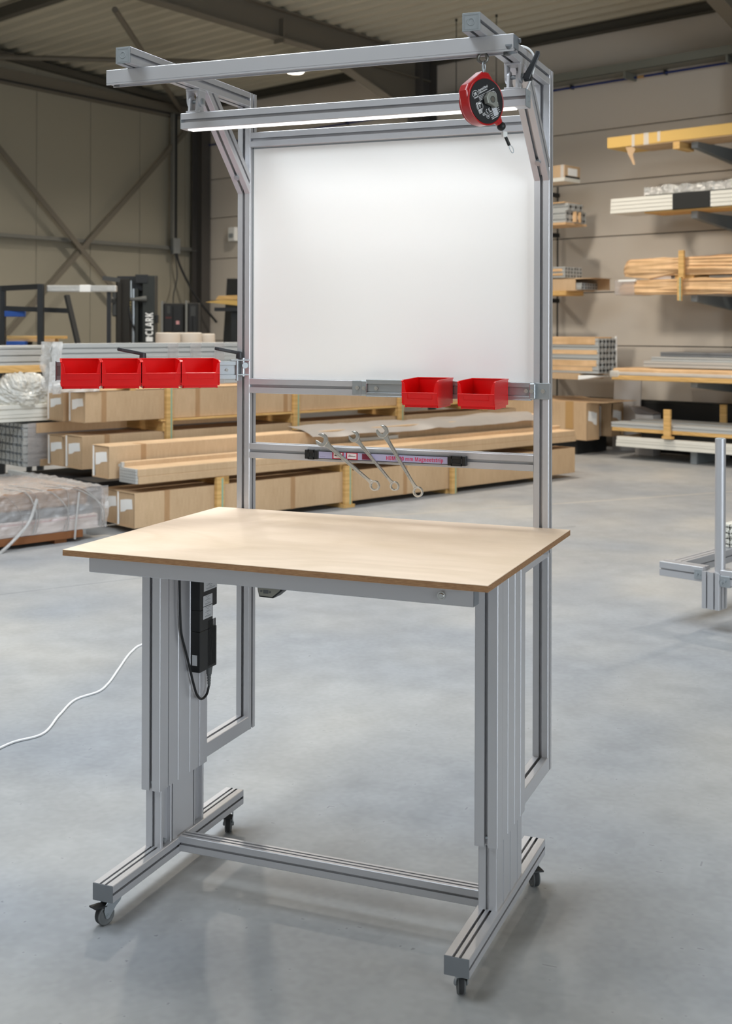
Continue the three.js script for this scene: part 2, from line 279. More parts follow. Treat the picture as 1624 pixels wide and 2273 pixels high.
// services on the walls
{
  const ct = thing('cable_tray', 'grey perforated metal cable tray on the wall above the blue pipe', 'cable tray', HALL(0, 0, 0), HALL_YAW);
  part(ct, 'tray', [bx(-5.0, 0.35, 5.15, 5.16, 0.02, 0.3), bx(-5.0, 0.35, 5.15, 5.27, 0.29, 0.3)], M.tray);
  for (let k = 0; k < 4; k++) part(ct, 'bracket', bx(-4.6 + k * 1.5, -4.57 + k * 1.5, 5.06, 5.15, 0.0, 0.3), M.tray);
  const pp = thing('air_pipe', 'thin blue pipe running along the back wall under the cable tray', 'pipe', HALL(0, 0, 0), HALL_YAW);
  part(pp, 'pipe', rod([-11, 5.1, 0.06], [0.4, 5.1, 0.06], 0.016), M.blue); part(pp, 'coupling', rod([-1.52, 5.1, 0.06], [-1.42, 5.1, 0.06], 0.02), M.tape);
  for (let k = 0; k < 6; k++) part(pp, 'clip', bx(-1.115 - k * 1.5, -1.095 - k * 1.5, 5.08, 5.14, 0, 0.08), M.darkSteel);
  for (const [x, z, dz, lab] of [[-3.55, 1.5, 1.5, 'left of the two thin rods hanging from the roof beside the blue pipe'], [-3.0, 1.3, 1.3, 'right of the two thin rods hanging from the roof beside the blue pipe']]) {
    const h = thing('hanger_rod', lab, 'rod', HALL(x, 0, z), HALL_YAW); part(h, 'rod', rod([0, 4.9, 0], [0, 5.99, 0], 0.006, 6), M.darkSteel); part(h, 'roof_clip', bx(-0.012, 0.012, 5.95, 5.98, -0.012, 0.012), M.darkSteel);
  }
  const hl = thing('ceiling_lamp', 'round glowing lamp under the hall roof, showing just below the top cross rail', 'lamp', HALL(-6.77, 5.7, 1.56));
  part(hl, 'diffuser', new THREE.CylinderGeometry(0.14, 0.12, 0.03, 32).translate(0, -0.015, 0), M.lampGlow);
  part(hl, 'housing', [new THREE.LatheGeometry([[0.155, -0.01], [0.165, 0.0], [0.16, 0.05], [0.09, 0.1], [0.03, 0.12], [0, 0.12]].map((p) => new THREE.Vector2(...p)), 32)], M.aluDark);
  part(hl, 'suspension', rod([0, 0.11, 0], [0, 0.27, 0], 0.006, 6), M.darkSteel);
  const bay = (x, z, k = 1) => {
    const y = 5.66 + (z > 3 ? 0.03 * z : 0), s = new THREE.SpotLight(WARM, POWER.bay * k, 0, 1.25, 0.5, 2), p = HALL(x, y, z);
    s.position.copy(p); s.target.position.set(p.x, 0, p.z); s.castShadow = true; s.shadow.radius = 7; scene.add(s, s.target); return y;
  };
  bay(-6.77, 1.56);
  [[-1.0, 3.6], [-7.5, 7.2], [-1.6, 7.5], [4.2, 3.6], [-7.2, 12.5]].forEach(([x, z], i) => {
    const y = bay(x, z), l = thing('ceiling_lamp', 'round warehouse lamp under the roof above the aisle', 'lamp', HALL(x, y + 0.04, z), 0, 'warehouse lamps overhead');
    for (const c of hl.children) l.add(c.clone());
  });
  const wbx = thing('wall_unit', 'small white box on the wall behind the left post', 'sensor', HALL(-10.02, 3.39, 0.06), HALL_YAW); part(wbx, 'housing', bx(-0.1, 0.1, -0.14, 0.12, -0.06, 0.06, 0.02), M.white); part(wbx, 'lens', bx(-0.06, 0.06, -0.08, 0.0, 0.06, 0.066), M.capLight);
  const duct = thing('cable_conduit', 'dark vertical cable duct beside the corner column', 'conduit', GABLE(-0.82, 0, 0.16), GABLE_YAW);
  part(duct, 'duct', bx(-0.06, 0.02, 3.0, 5.6, 0, 0.06), M.darkSteel); part(duct, 'flange', bx(-0.1, -0.06, 3.0, 5.6, 0.0, 0.07), M.girt); part(duct, 'end_box', bx(-0.1, 0.07, 3.02, 3.3, 0.0, 0.09), M.zinc);
  part(duct, 'cable', tube([[0, 3.05, 0.05], [0.05, 2.8, 0.1], [0.3, 2.2, 0.3], [0.62, 1.75, 0.5]], 0.022, 30), M.black); part(duct, 'cable', tube([[-0.03, 3.05, 0.05], [-0.02, 2.6, 0.1], [-0.22, 2.2, 0.2], [-0.3, 1.8, 0.3]], 0.012, 30), M.steel);
}
// ================================================================== THE WORKBENCH
const H = 1.0343, TT = 0.0165, PX = [[0.0681, 0.1156], [1.0858, 1.1334]], PZ = [-0.868, -0.9155], PTOP = 2.4256;
{
  const wbn = thing('workbench', 'height adjustable workbench of grey aluminium sections with plywood top and white back board', 'workbench', new THREE.Vector3(0, 0, 0));
  const top = part(wbn, 'tabletop', bx(0, 1.2, H - TT, H - 0.0015, -0.87, 0), M.ply, 'plywood board with brown layered edge');
  top.geometry = (() => { const g = metric(bx(0, 1.2, H - TT, H - 0.0015, -0.87, 0)); const uv = g.attributes.uv, p = g.attributes.position; for (let i = 0; i < uv.count; i++) { const v = (p.getY(i) - (H - TT)) / (TT - 0.0015); uv.setXY(i, uv.getX(i) * 1.3, Math.max(0.02, Math.min(0.98, v))); } return g; })();
  part(top, 'veneer', metric(bx(0, 1.2, H - 0.0015, H, -0.87, 0, 0.0004), 0.8), M.wood, 'pale birch top veneer');
  const fr = part(wbn, 'front_rail', profX(0.0516, 1.1484, H - TT - 0.0505, H - TT, -0.092, -0.052, [['b', 0]]), M.alu);
  part(fr, 'end_cap', bx(1.1484, 1.1504, H - TT - 0.0495, H - TT - 0.001, -0.0915, -0.0525, 0.001), M.cap); part(fr, 'end_cap', bx(0.0496, 0.0516, H - TT - 0.0495, H - TT - 0.001, -0.0915, -0.0525, 0.001), M.cap);
  part(fr, 'screw', [rod([1.069, 0.99, -0.053], [1.069, 0.99, -0.0455], 0.0105, 24), rod([1.069, 0.99, -0.0455], [1.069, 0.99, -0.043], 0.0075, 24, 0.006)], M.chrome);
  part(wbn, 'rear_rail', profX(0.0516, 1.1484, H - TT - 0.0505, H - TT, -0.84, -0.80, [['b', 0]]), M.alu);
  const cross = part(wbn, 'foot_crossbar', profX(0.1295, 1.0763, 0.0771, 0.1229, -0.4446, -0.4007, [['l', 0], ['t', -0.008], ['t', 0.008]], 0.0068, 0.01), M.alu);
  for (const sgn of [0, 1]) {
    const fx = sgn ? [1.0763, 1.141] : [0.0648, 0.1295], ox = sgn ? [1.077, 1.1395] : [0.0617, 0.1242], ix = sgn ? [1.0836, 1.1341] : [0.07, 0.1206], oxm = (ox[0] + ox[1]) / 2, fxm = (fx[0] + fx[1]) / 2;
    const foot = part(wbn, 'foot', profZ(fx[0], fx[1], 0.0715, 0.1188, -0.807, -0.053, [['t', -0.0085], ['t', 0.0085], ['r', 0], ['l', 0]], 0.0072, 0.011), M.alu);
    for (const z of [-0.053, -0.8095]) part(foot, 'end_cap', bx(fx[0] + 0.0005, fx[1] - 0.0005, 0.072, 0.1184, z, z + 0.0025, 0.001), M.cap);
    // lifting leg: outer column slides over the inner one
    const leg = sub(wbn, 'leg');
    const yb = 0.2877, yt = H - TT - 0.012;
    part(leg, 'outer_column', [
      profY(ox[0], ox[1], yb, yt, -0.3455, -0.298, [['b', 0]], 0.0095, 0.014), profY(ox[0], ox[1], yb, yt, -0.576, -0.529, [['t', 0]], 0.0095, 0.014),
      poly([[ox[1] - 0.0012, 0.3495], [ox[1] - 0.0012, 0.376], [ox[1] - 0.0029, 0.378], [ox[1] - 0.0029, 0.404], [ox[1] - 0.0012, 0.406], [ox[1] - 0.0012, 0.443], [ox[1] - 0.0029, 0.445], [ox[1] - 0.0029, 0.472], [ox[1] - 0.0012, 0.474], [ox[1] - 0.0012, 0.5255], [ox[0] + 0.0012, 0.5255], [ox[0] + 0.0012, 0.474], [ox[0] + 0.0029, 0.472], [ox[0] + 0.0029, 0.445], [ox[0] + 0.0012, 0.443], [ox[0] + 0.0012, 0.406], [ox[0] + 0.0029, 0.404], [ox[0] + 0.0029, 0.378], [ox[0] + 0.0012, 0.376], [ox[0] + 0.0012, 0.3495]].reverse(), yt - yb).applyMatrix4(My).translate(0, yb, 0),
      bx(ox[0] + 0.014, ox[1] - 0.014, yb, yt, -0.535, -0.34)], M.alu);
    part(leg, 'inner_column', [
      profY(ix[0], ix[1], 0.1188, 0.5, -0.324, -0.3117, [['b', 0]], 0.0095, 0.008), bx(ix[0] + 0.013, ix[1] - 0.013, 0.1188, 0.5, -0.372, -0.324),
      profY(ix[0], ix[1], 0.1188, 0.5, -0.508, -0.366, [['r', 0.062], ['r', -0.062], ['l', 0.062], ['l', -0.062]], 0.006, 0.008), bx(ix[0] + 0.013, ix[1] - 0.013, 0.1188, 0.5, -0.55, -0.508), bx(ix[0], ix[1], 0.1188, 0.5, -0.56, -0.549), sgn ? [bx(ix[1] - 0.003, ix[1] + 0.0006, 0.1188, 0.5, -0.5585, -0.3125), bx(ix[1], ix[1] + 0.0022, 0.1188, 0.5, -0.404, -0.372), bx(ix[1], ix[1] + 0.0022, 0.1188, 0.5, -0.47, -0.438), bx(ix[1], ix[1] + 0.0022, 0.1188, 0.5, -0.545, -0.512)] : bx(ix[0] - 0.0006, ix[0] + 0.003, 0.1188, 0.5, -0.5585, -0.3125)], M.alu);
    part(leg, 'bolt', [rod([ix[1] - 0.012, 0.128, -0.345], [ix[1] - 0.005, 0.128, -0.345], 0.007, 12), rod([ix[0] + 0.012, 0.128, -0.345], [ix[0] + 0.005, 0.128, -0.345], 0.007, 12), rod([oxm, 0.31, -0.309], [oxm, 0.31, -0.304], 0.004, 10)], M.zinc);
    part(wbn, 'side_rail', profZ(ox[0] + 0.004, ox[1] - 0.004, H - TT - 0.024, H - TT, -0.8, -0.092, [['r', 0], ['l', 0]], 0.004, 0.005), M.alu);
    part(leg, 'mounting_flange', [bx(ox[0] - 0.001, ox[1] + 0.001, H - TT - 0.03, H - TT - 0.024, -0.59, -0.28, 0.001)], M.aluDark);
    // rear posts and their links to the legs
    const px = PX[sgn];
    part(wbn, 'post', profY(px[0], px[1], 0.2943, PTOP, PZ[1], PZ[0], [['b', 0], ['t', 0], ['r', 0], ['l', 0]], 0.0095, 0.013), M.alu);
    part(wbn, 'link_bar', profZ(px[0], px[1], 0.2943, 0.3393, PZ[0], -0.576, [['t', 0], ['b', 0]], 0.0095, 0.012), M.alu);
    part(wbn, 'link_bar', profZ(px[0], px[1], H - TT - 0.07, H - TT - 0.026, PZ[0], -0.576, [['t', 0], ['b', 0]], 0.0095, 0.012), M.alu);
    const arm = part(wbn, 'top_arm', profZ(px[0], px[1], 2.3785, PTOP, PZ[0], -0.1475, [['r', 0], ['l', 0], ['b', 0], ['t', 0]], 0.0095, 0.013), M.alu);
    const cm = (px[0] + px[1]) / 2;
    part(arm, 'end_cap', [bx(px[0] + 0.0004, px[1] - 0.0004, 2.379, 2.4252, -0.1475, -0.1440, 0.001), new THREE.TorusGeometry(0.0085, 0.0016, 8, 24).translate(cm, 2.402, -0.144),
      ...[0, 1, 2, 3].map((k) => { const s = (a, b) => bx(cm + a[0] - 0.001 * (a[0] === b[0]), cm + b[0] + 0.001 * (a[0] === b[0]), 2.402 + a[1] - 0.001 * (a[1] === b[1]), 2.402 + b[1] + 0.001 * (a[1] === b[1]), -0.1445, -0.1432); const q = 0.0178; return [s([-q, -q], [q, -q]), s([-q, q], [q, q]), s([-q, -q], [-q, q]), s([q, -q], [q, q])][k]; })], M.capLight);
    // 45 degree brace under the arm
    const y0 = 2.0886, L = 2.3785 - y0, t = 0.0475, bw = px[1] - px[0];
    const brace = poly(section(bw, t, [['b', 0], ['r', 0], ['l', 0], ['t', 0]], 0.0095, 0.012), 1);
    { // shear the bar so that its two ends are cut flush with post and arm
      const p = brace.attributes.position; for (let i = 0; i < p.count; i++) {
        const a = p.getX(i), b = p.getY(i) + t / 2, e = p.getZ(i);            // b: 0 on the lower face, t on the upper
        const y = e ? 2.3785 : y0 + b * Math.SQRT2, z = e ? PZ[0] + L - b * Math.SQRT2 : PZ[0];
        p.setXYZ(i, cm + a, y, z);
      } brace.computeVertexNormals(); }
    const bp = part(wbn, 'brace', brace, M.alu);
    part(bp, 'bolt', [rod([cm, y0 + 0.052, PZ[0] + 0.046], [cm, y0 + 0.045, PZ[0] + 0.053], 0.009, 16), rod([cm, y0 + 0.05, PZ[0] + 0.048], [cm, y0 + 0.0445, PZ[0] + 0.0535], 0.005, 6)], M.zinc);
    // casters
    for (const k of [0, 1]) {
      const z = k ? -0.768 : -0.093, c = sub(wbn, 'caster', k || sgn ? 'swivel caster with grey tyre' : 'swivel caster with raised black brake pedal');
      c.position.set(fxm, 0, z); c.rotation.y = k ? 2.0 + sgn * 0.2 : sgn ? 5.1 : 1.22;
      const tr = -0.022, r = 0.027;                                           // wheel trails along -x of the caster, axle along z
      const wheel = part(c, 'wheel', new THREE.LatheGeometry([[0.006, -0.009], [0.016, -0.0095], [0.0185, -0.0075], [0.021, -0.0105], [0.025, -0.0105], [r, -0.008], [r, 0.008], [0.025, 0.0105], [0.021, 0.0105], [0.0185, 0.0075], [0.016, 0.0095], [0.006, 0.009]].map((q) => new THREE.Vector2(...q)), 36).rotateX(Math.PI / 2).translate(tr, r, 0), M.rubber);
      part(c, 'tyre', new THREE.LatheGeometry([[0.0262, -0.0075], [0.0276, -0.006], [0.028, 0], [0.0276, 0.006], [0.0262, 0.0075]].map((q) => new THREE.Vector2(...q)), 36).rotateX(Math.PI / 2).translate(tr, r + 0.001, 0), M.tread);
      const cheek = (zz) => poly([[-0.033, 0.041], [-0.028, 0.024], [-0.016, 0.021], [0.006, 0.046], [0.022, 0.058], [0.022, 0.064], [-0.022, 0.064], [-0.03, 0.056]], 0.0022, 0.0004).translate(0, 0, zz);
      part(c, 'fork', [cheek(0.0125), cheek(-0.0147), bx(-0.022, 0.024, 0.061, 0.0645, -0.0147, 0.0147, 0.001), new THREE.CylinderGeometry(0.02, 0.022, 0.006, 24).translate(0, 0.0675, 0), rod([tr, r, -0.018], [tr, r, 0.018], 0.005, 6), rod([tr, r, -0.0165], [tr, r, 0.0165], 0.0072, 16)], M.zinc);
      part(c, 'brake_pedal', [beam([-0.024, 0.055, 0], [-0.062, 0.058, 0], 0.03, 0.004), bx(-0.034, -0.026, 0.047, 0.056, -0.011, 0.011, 0.002)], M.black);
    }
  }
  // crosswise sections at the back
  for (const [y0, y1] of [[2.2429, 2.2922], [1.4212, 1.4705], [1.2045, 1.2538]]) part(wbn, 'cross_rail', profX(PX[0][1], PX[1][0], y0, y1, PZ[1], PZ[0], [['l', 0], ['r', 0], ['t', 0], ['b', 0]], 0.0095, 0.013), M.alu);
  part(wbn, 'back_board', bx(PX[0][1] - 0.006, PX[1][0] + 0.006, 1.4645, 2.249, -0.8965, -0.8875), M.board, 'plain white back board');
  part(wbn, 'board_gasket', [bx(PX[0][1], PX[0][1] + 0.004, 1.4705, 2.2429, -0.8875, -0.8855), bx(PX[1][0] - 0.004, PX[1][0], 1.4705, 2.2429, -0.8875, -0.8855), bx(PX[0][1], PX[1][0], 2.2389, 2.2429, -0.8875, -0.8855)], M.capLight);
  // trolley rail across the front of the arms
  const tr = part(wbn, 'trolley_rail', profX(-0.002, 1.2022, 2.3395, 2.3785, -0.2426, -0.2026, [['b', 0]], 0.012, 0.024), M.alu);
  part(tr, 'rail_lip', [bx(-0.002, 1.2022, 2.3352, 2.3395, -0.2066, -0.2031), bx(-0.002, 1.2022, 2.3352, 2.3395, -0.2421, -0.2386)], M.alu);
  part(tr, 'end_stop', [bx(1.2022, 1.206, 2.342, 2.376, -0.2406, -0.2046, 0.001), rod([1.19, 2.352, -0.2026], [1.19, 2.334, -0.2206], 0.009, 16), rod([1.203, 2.366, -0.235], [1.212, 2.366, -0.235], 0.006, 10)], M.cap);
  part(tr, 'bumper', [rod([1.18, 2.345, -0.2226], [1.18, 2.329, -0.2226], 0.009, 16), rod([0.02, 2.345, -0.2226], [0.02, 2.333, -0.2226], 0.008, 16)], M.rubber);
}
// LED light bar with its two hinges
{
  const lb = thing('light_bar', 'aluminium light bar with glowing white strip hung across the bench below the top arms', 'lamp', new THREE.Vector3(0, 0, 0));
  const Z0 = -0.5269, Z1 = -0.5744, body = part(lb, 'housing', profX(0.0522, 1.1478, 2.2552, 2.3044, Z1, Z0, [['l', 0], ['r', 0]], 0.0095, 0.013), M.alu);
  part(body, 'end_cap', [bx(1.1478, 1.1508, 2.2557, 2.304, Z1 + 0.0004, Z0 - 0.0004, 0.001), bx(0.0492, 0.0522, 2.2557, 2.304, Z1 + 0.0004, Z0 - 0.0004, 0.001), new THREE.TorusGeometry(0.0085, 0.0015, 8, 20).rotateY(Math.PI / 2).translate(1.1508, 2.279, (Z0 + Z1) / 2)], M.capLight);
  part(lb, 'led_strip', bx(0.072, 1.115, 2.2515, 2.2562, Z1 + 0.009, Z0 - 0.0065, 0.002), M.led, 'glowing white diffuser');
  const l = areaLight(new THREE.Vector3(0.594, 2.2495, (Z0 + Z1) / 2), new THREE.Vector3(0.594, 0, (Z0 + Z1) / 2 - 0.001), 1.04, 0.03, STRIP, POWER.strip);
  for (const cx of [0.0918, 1.1096]) {
    const hg = sub(lb, 'hinge'), cz = (Z0 + Z1) / 2;
    part(hg, 'plate', bx(cx - 0.024, cx + 0.024, 2.3725, 2.3785, cz - 0.022, cz + 0.022, 0.001), M.alu); part(hg, 'plate', bx(cx - 0.024, cx + 0.024, 2.3044, 2.3104, cz - 0.022, cz + 0.022, 0.001), M.alu);
    const lug = (x, w, up) => { const s = new THREE.Shape(); const r = 0.0165; if (up) { s.moveTo(-0.02, 0.033); s.lineTo(-r, 0); s.absarc(0, 0, r, Math.PI, 2 * Math.PI); s.lineTo(0.02, 0.033); } else { s.moveTo(0.02, -0.033); s.lineTo(r, 0); s.absarc(0, 0, r, 0, Math.PI); s.lineTo(-0.02, -0.033); } s.closePath();
      return new THREE.ExtrudeGeometry(s, { depth: w, bevelEnabled: true, bevelSize: 0.0008, bevelThickness: 0.0008, bevelSegments: 2, curveSegments: 14 }).rotateY(Math.PI / 2).translate(x, 2.3415, cz); };
    part(hg, 'lug', lug(cx - 0.023, 0.005, true), M.alu); part(hg, 'lug', lug(cx + 0.017, 0.005, true), M.alu); part(hg, 'lug', lug(cx - 0.0165, 0.006, false), M.alu); part(hg, 'lug', lug(cx + 0.0095, 0.006, false), M.alu);
    part(hg, 'pin', [rod([cx - 0.025, 2.3415, cz], [cx + 0.0265, 2.3415, cz], 0.006, 16), rod([cx + 0.023, 2.3415, cz], [cx + 0.0255, 2.3415, cz], 0.01, 20)], M.zinc);
    if (cx > 1) {
      const lev = part(hg, 'clamp_lever', [rod([cx + 0.03, 2.3395, cz], [cx + 0.05, 2.3395, cz], 0.0125, 20, 0.011), (() => { const g = poly([[-0.010, -0.008], [0.011, -0.006], [0.012, 0.03], [0.0135, 0.07], [0.009, 0.078], [-0.001, 0.076], [-0.003, 0.04]], 0.013, 0.003); g.rotateZ(-0.36); g.rotateY(0.35); return g.translate(cx + 0.036, 2.3385, cz + 0.006); })()], M.lever, 'dark grey clamping lever');
      part(lev, 'stud', rod([cx + 0.022, 2.3415, cz], [cx + 0.036, 2.3415, cz], 0.007, 16), M.zinc);
    }
  }
  part(lb, 'power_cable', tube([[1.105, 2.4292, -0.7], [1.106, 2.432, -0.63], [1.115, 2.4385, -0.6], [1.138, 2.429, -0.598], [1.155, 2.403, -0.598], [1.152, 2.36, -0.592], [1.138, 2.31, -0.577]], 0.0032, 60), M.cableWhite, 'thin white cable looping over the arm');
}
// ------------------------------------------------------------------ bins and their rails
function binGeometry() {
  const w = 0.114, d = 0.15, lip = 0.0455, hb = 0.086, t = 0.0028, list = [];
  const prof = [[0, 0.007], [0.139, 0.007], [0.147, 0.013], [0.15, lip], [0.1475, 0.078], [0.136, 0.0815], [0, hb]];
  for (const x of [0, w - t]) list.push(poly(prof, t, 0.0004).applyMatrix4(new THREE.Matrix4().makeRotationY(-Math.PI / 2)).translate(x + t, 0, 0));
  list.push(bx(0, w, 0.007, hb, 0, t, 0.0005), bx(0, w, 0.007, 0.0098, 0, 0.143), bx(0.007, w - 0.007, 0, 0.008, 0.004, 0.136, 0.001));
  const slant = beam([w / 2, 0.0085, 0.1415], [w / 2, lip, 0.1485], w, t); list.push(slant);
  list.push(bx(0, w, lip - 0.003, lip, 0.1455, 0.1515, 0.0008));
  for (const s of [0, 1]) {                                   // angled cheeks beside the front opening, and rims
    const c = poly([[0, lip - 0.002], [0.0135, lip - 0.002], [0.0075, 0.073], [0, 0.0785]], t, 0.0003); if (s) c.scale(-1, 1, 1); 
    if (s) { const ix = c.attributes.position, n = ix.count, a = ix.array; for (let i = 0; i < n; i += 3) for (let k = 0; k < 3; k++) { const q = a[i * 3 + 3 + k]; a[i * 3 + 3 + k] = a[i * 3 + 6 + k]; a[i * 3 + 6 + k] = q; } c.computeVertexNormals(); }
    c.translate(s ? w : 0, 0, 0.1455); list.push(c);
    list.push(beam([s ? w - 0.0005 : 0.0005, hb - 0.001, 0], [s ? w - 0.0005 : 0.0005, 0.0815, 0.1365], 0.005, 0.003), beam([s ? w - 0.0005 : 0.0005, 0.0815, 0.136], [s ? w - 0.0005 : 0.0005, 0.078, 0.148], 0.005, 0.003), bx(s ? w - 0.003 : -0.001, s ? w + 0.001 : 0.003, 0.012, 0.016, 0.02, 0.146));
  }
  list.push(bx(-0.001, w + 0.001, hb - 0.003, hb + 0.0005, -0.002, 0.005, 0.0008));
  for (const x of [0.004, w / 2 - 0.002, w - 0.008]) list.push(bx(x, x + 0.004, -0.001, 0.006, 0.01, 0.13));
  return join(list);
}
const binProto = new THREE.Group();
{
  part(binProto, 'body', binGeometry(), M.red);
  part(binProto, 'label_slot', [bx(0.018, 0.096, 0.0255, 0.0268, 0.1445, 0.1485), (() => { const g = beam([0.018, 0.0262, 0.1468], [0.018, 0.0445, 0.1505], 0.0012, 0.0014); return g; })(), beam([0.096, 0.0262, 0.1468], [0.096, 0.0445, 0.1505], 0.0012, 0.0014)], M.red);
}
function putBin(pos, yaw, s, label) { const b = binProto.clone(); b.name = numbered('storage_bin'); b.position.copy(pos); b.rotation.y = yaw; b.scale.setScalar(s); scene.add(b); return tag(b, label, 'bin', 'red open-fronted storage bins'); }
function railGeo(len, h) {                                      // rolled steel strip with two folded edges, local x along, front at z = 0.012
  return [bx(0, len, 0, h, 0, 0.003), bx(0, len, h - 0.003, h, 0, 0.012, 0.001), bx(0, len, 0, 0.003, 0, 0.012, 0.001), bx(0, len, h - 0.014, h, 0.0095, 0.0115, 0.0008), bx(0, len, 0, 0.014, 0.0095, 0.0115, 0.0008), bx(0, len, 0.016, h - 0.016, 0.003, 0.0045)];
}
{
  const r = thing('bin_rail', 'galvanised steel bin rail across the bench frame below the white board', 'bin rail', new THREE.Vector3(0.545, 1.4205, -0.857));
  part(r, 'rail', railGeo(0.538, 0.055), M.zinc);
  const screw = (x, y, z) => [rod([x, y, z], [x, y, z + 0.005], 0.0065, 18), rod([x, y, z + 0.005], [x, y, z + 0.006], 0.0035, 6)];
  part(r, 'bracket', [bx(-0.056, -0.016, 0.004, 0.05, -0.0105, -0.0075, 0.001), bx(-0.018, 0.003, 0.003, 0.052, -0.0105, 0.013, 0.004)], M.zinc); part(r, 'screw', [...screw(-0.037, 0.027, -0.0075), ...screw(0.033, 0.027, 0.0045), ...screw(-0.006, 0.027, 0.012)], M.chrome);
  part(r, 'bracket', [bx(0.549, 0.594, 0.004, 0.0535, -0.0105, -0.0075, 0.001), bx(0.533, 0.552, 0.004, 0.0535, -0.0105, 0.013, 0.004)], M.zinc); part(r, 'screw', [...screw(0.572, 0.029, -0.0075), ...screw(0.523, 0.029, 0.0045), ...screw(0.542, 0.029, 0.012)], M.chrome);
  putBin(new THREE.Vector3(0.7215, 1.4, -0.847), 0, 1, 'red bin under the white board, left of the pair on the cross rail');
  putBin(new THREE.Vector3(0.8985, 1.4, -0.847), 0, 1, 'red bin under the white board, nearer the right post');
}
{
  const th = 0.64, K = 1.062, s0 = 0.08, p = 0.1165 * K, c = Math.cos(th), s = Math.sin(th), py = 1.4475, pivot = new THREE.Vector3(0.085, py, -0.845);
  const at = (x, y, z) => new THREE.Vector3(pivot.x + c * x + s * z, py + y, pivot.z - s * x + c * z), len = s0 + 4 * p;
  const r = thing('swing_rail', 'galvanised swing-out bin rail clamped to the left post with dark levers', 'bin rail', at(-len - 0.012, 0.021, -0.014), th);
  part(r, 'rail', railGeo(len + 0.012, 0.06), M.zinc);
  part(r, 'end_plate', [bx(-0.004, 0, -0.002, 0.062, -0.003, 0.014, 0.001)], M.zinc);
  const br = part(r, 'bracket', [bx(len + 0.006, len + 0.012, -0.006, 0.066, -0.012, 0.016, 0.001), bx(len - 0.012, len + 0.055, 0.0605, 0.0645, -0.02, 0.016, 0.001), bx(len + 0.012, len + 0.05, 0.012, 0.016, -0.02, 0.012, 0.001), rod([len + 0.03, 0.008, -0.002], [len + 0.03, 0.07, -0.002], 0.008, 16), rod([len + 0.035, 0.045, -0.008], [len + 0.035, 0.045, 0.016], 0.01, 16)], M.zinc);
  part(r, 'screw', [rod([len - 0.025, 0.03, 0.004], [len - 0.025, 0.03, 0.009], 0.005, 14)], M.chrome);
  const lever = (x, y) => join([rod([x, y, 0], [x, y + 0.02, 0], 0.0115, 18, 0.0105), (() => { const g = poly([[0.009, -0.008], [0.009, 0.008], [-0.03, 0.0085], [-0.072, 0.011], [-0.084, 0.004], [-0.08, -0.005], [-0.07, -0.0065], [-0.03, -0.005]], 0.012, 0.003); g.translate(0, 0, -0.006); g.rotateX(-Math.PI / 2); g.rotateZ(-0.2); return g.translate(x, y + 0.018, 0); })()]);
  part(br, 'clamp_lever', lever(len + 0.018, 0.068), M.lever, 'dark clamping lever beside the post'); part(r, 'clamp_lever', lever(len - s0 - 1.5 * p - 0.035, 0.066), M.lever, 'dark clamping lever above the bins');
  ['outermost red bin on the swing rail, farthest from the left post', 'red bin second from the outer end of the swing rail', 'red bin third from the outer end of the swing rail', 'red bin on the swing rail nearest the left post'].forEach((lab, i) => putBin(at(-s0 - (4 - i) * p, 0, 0), th, K, lab));
}
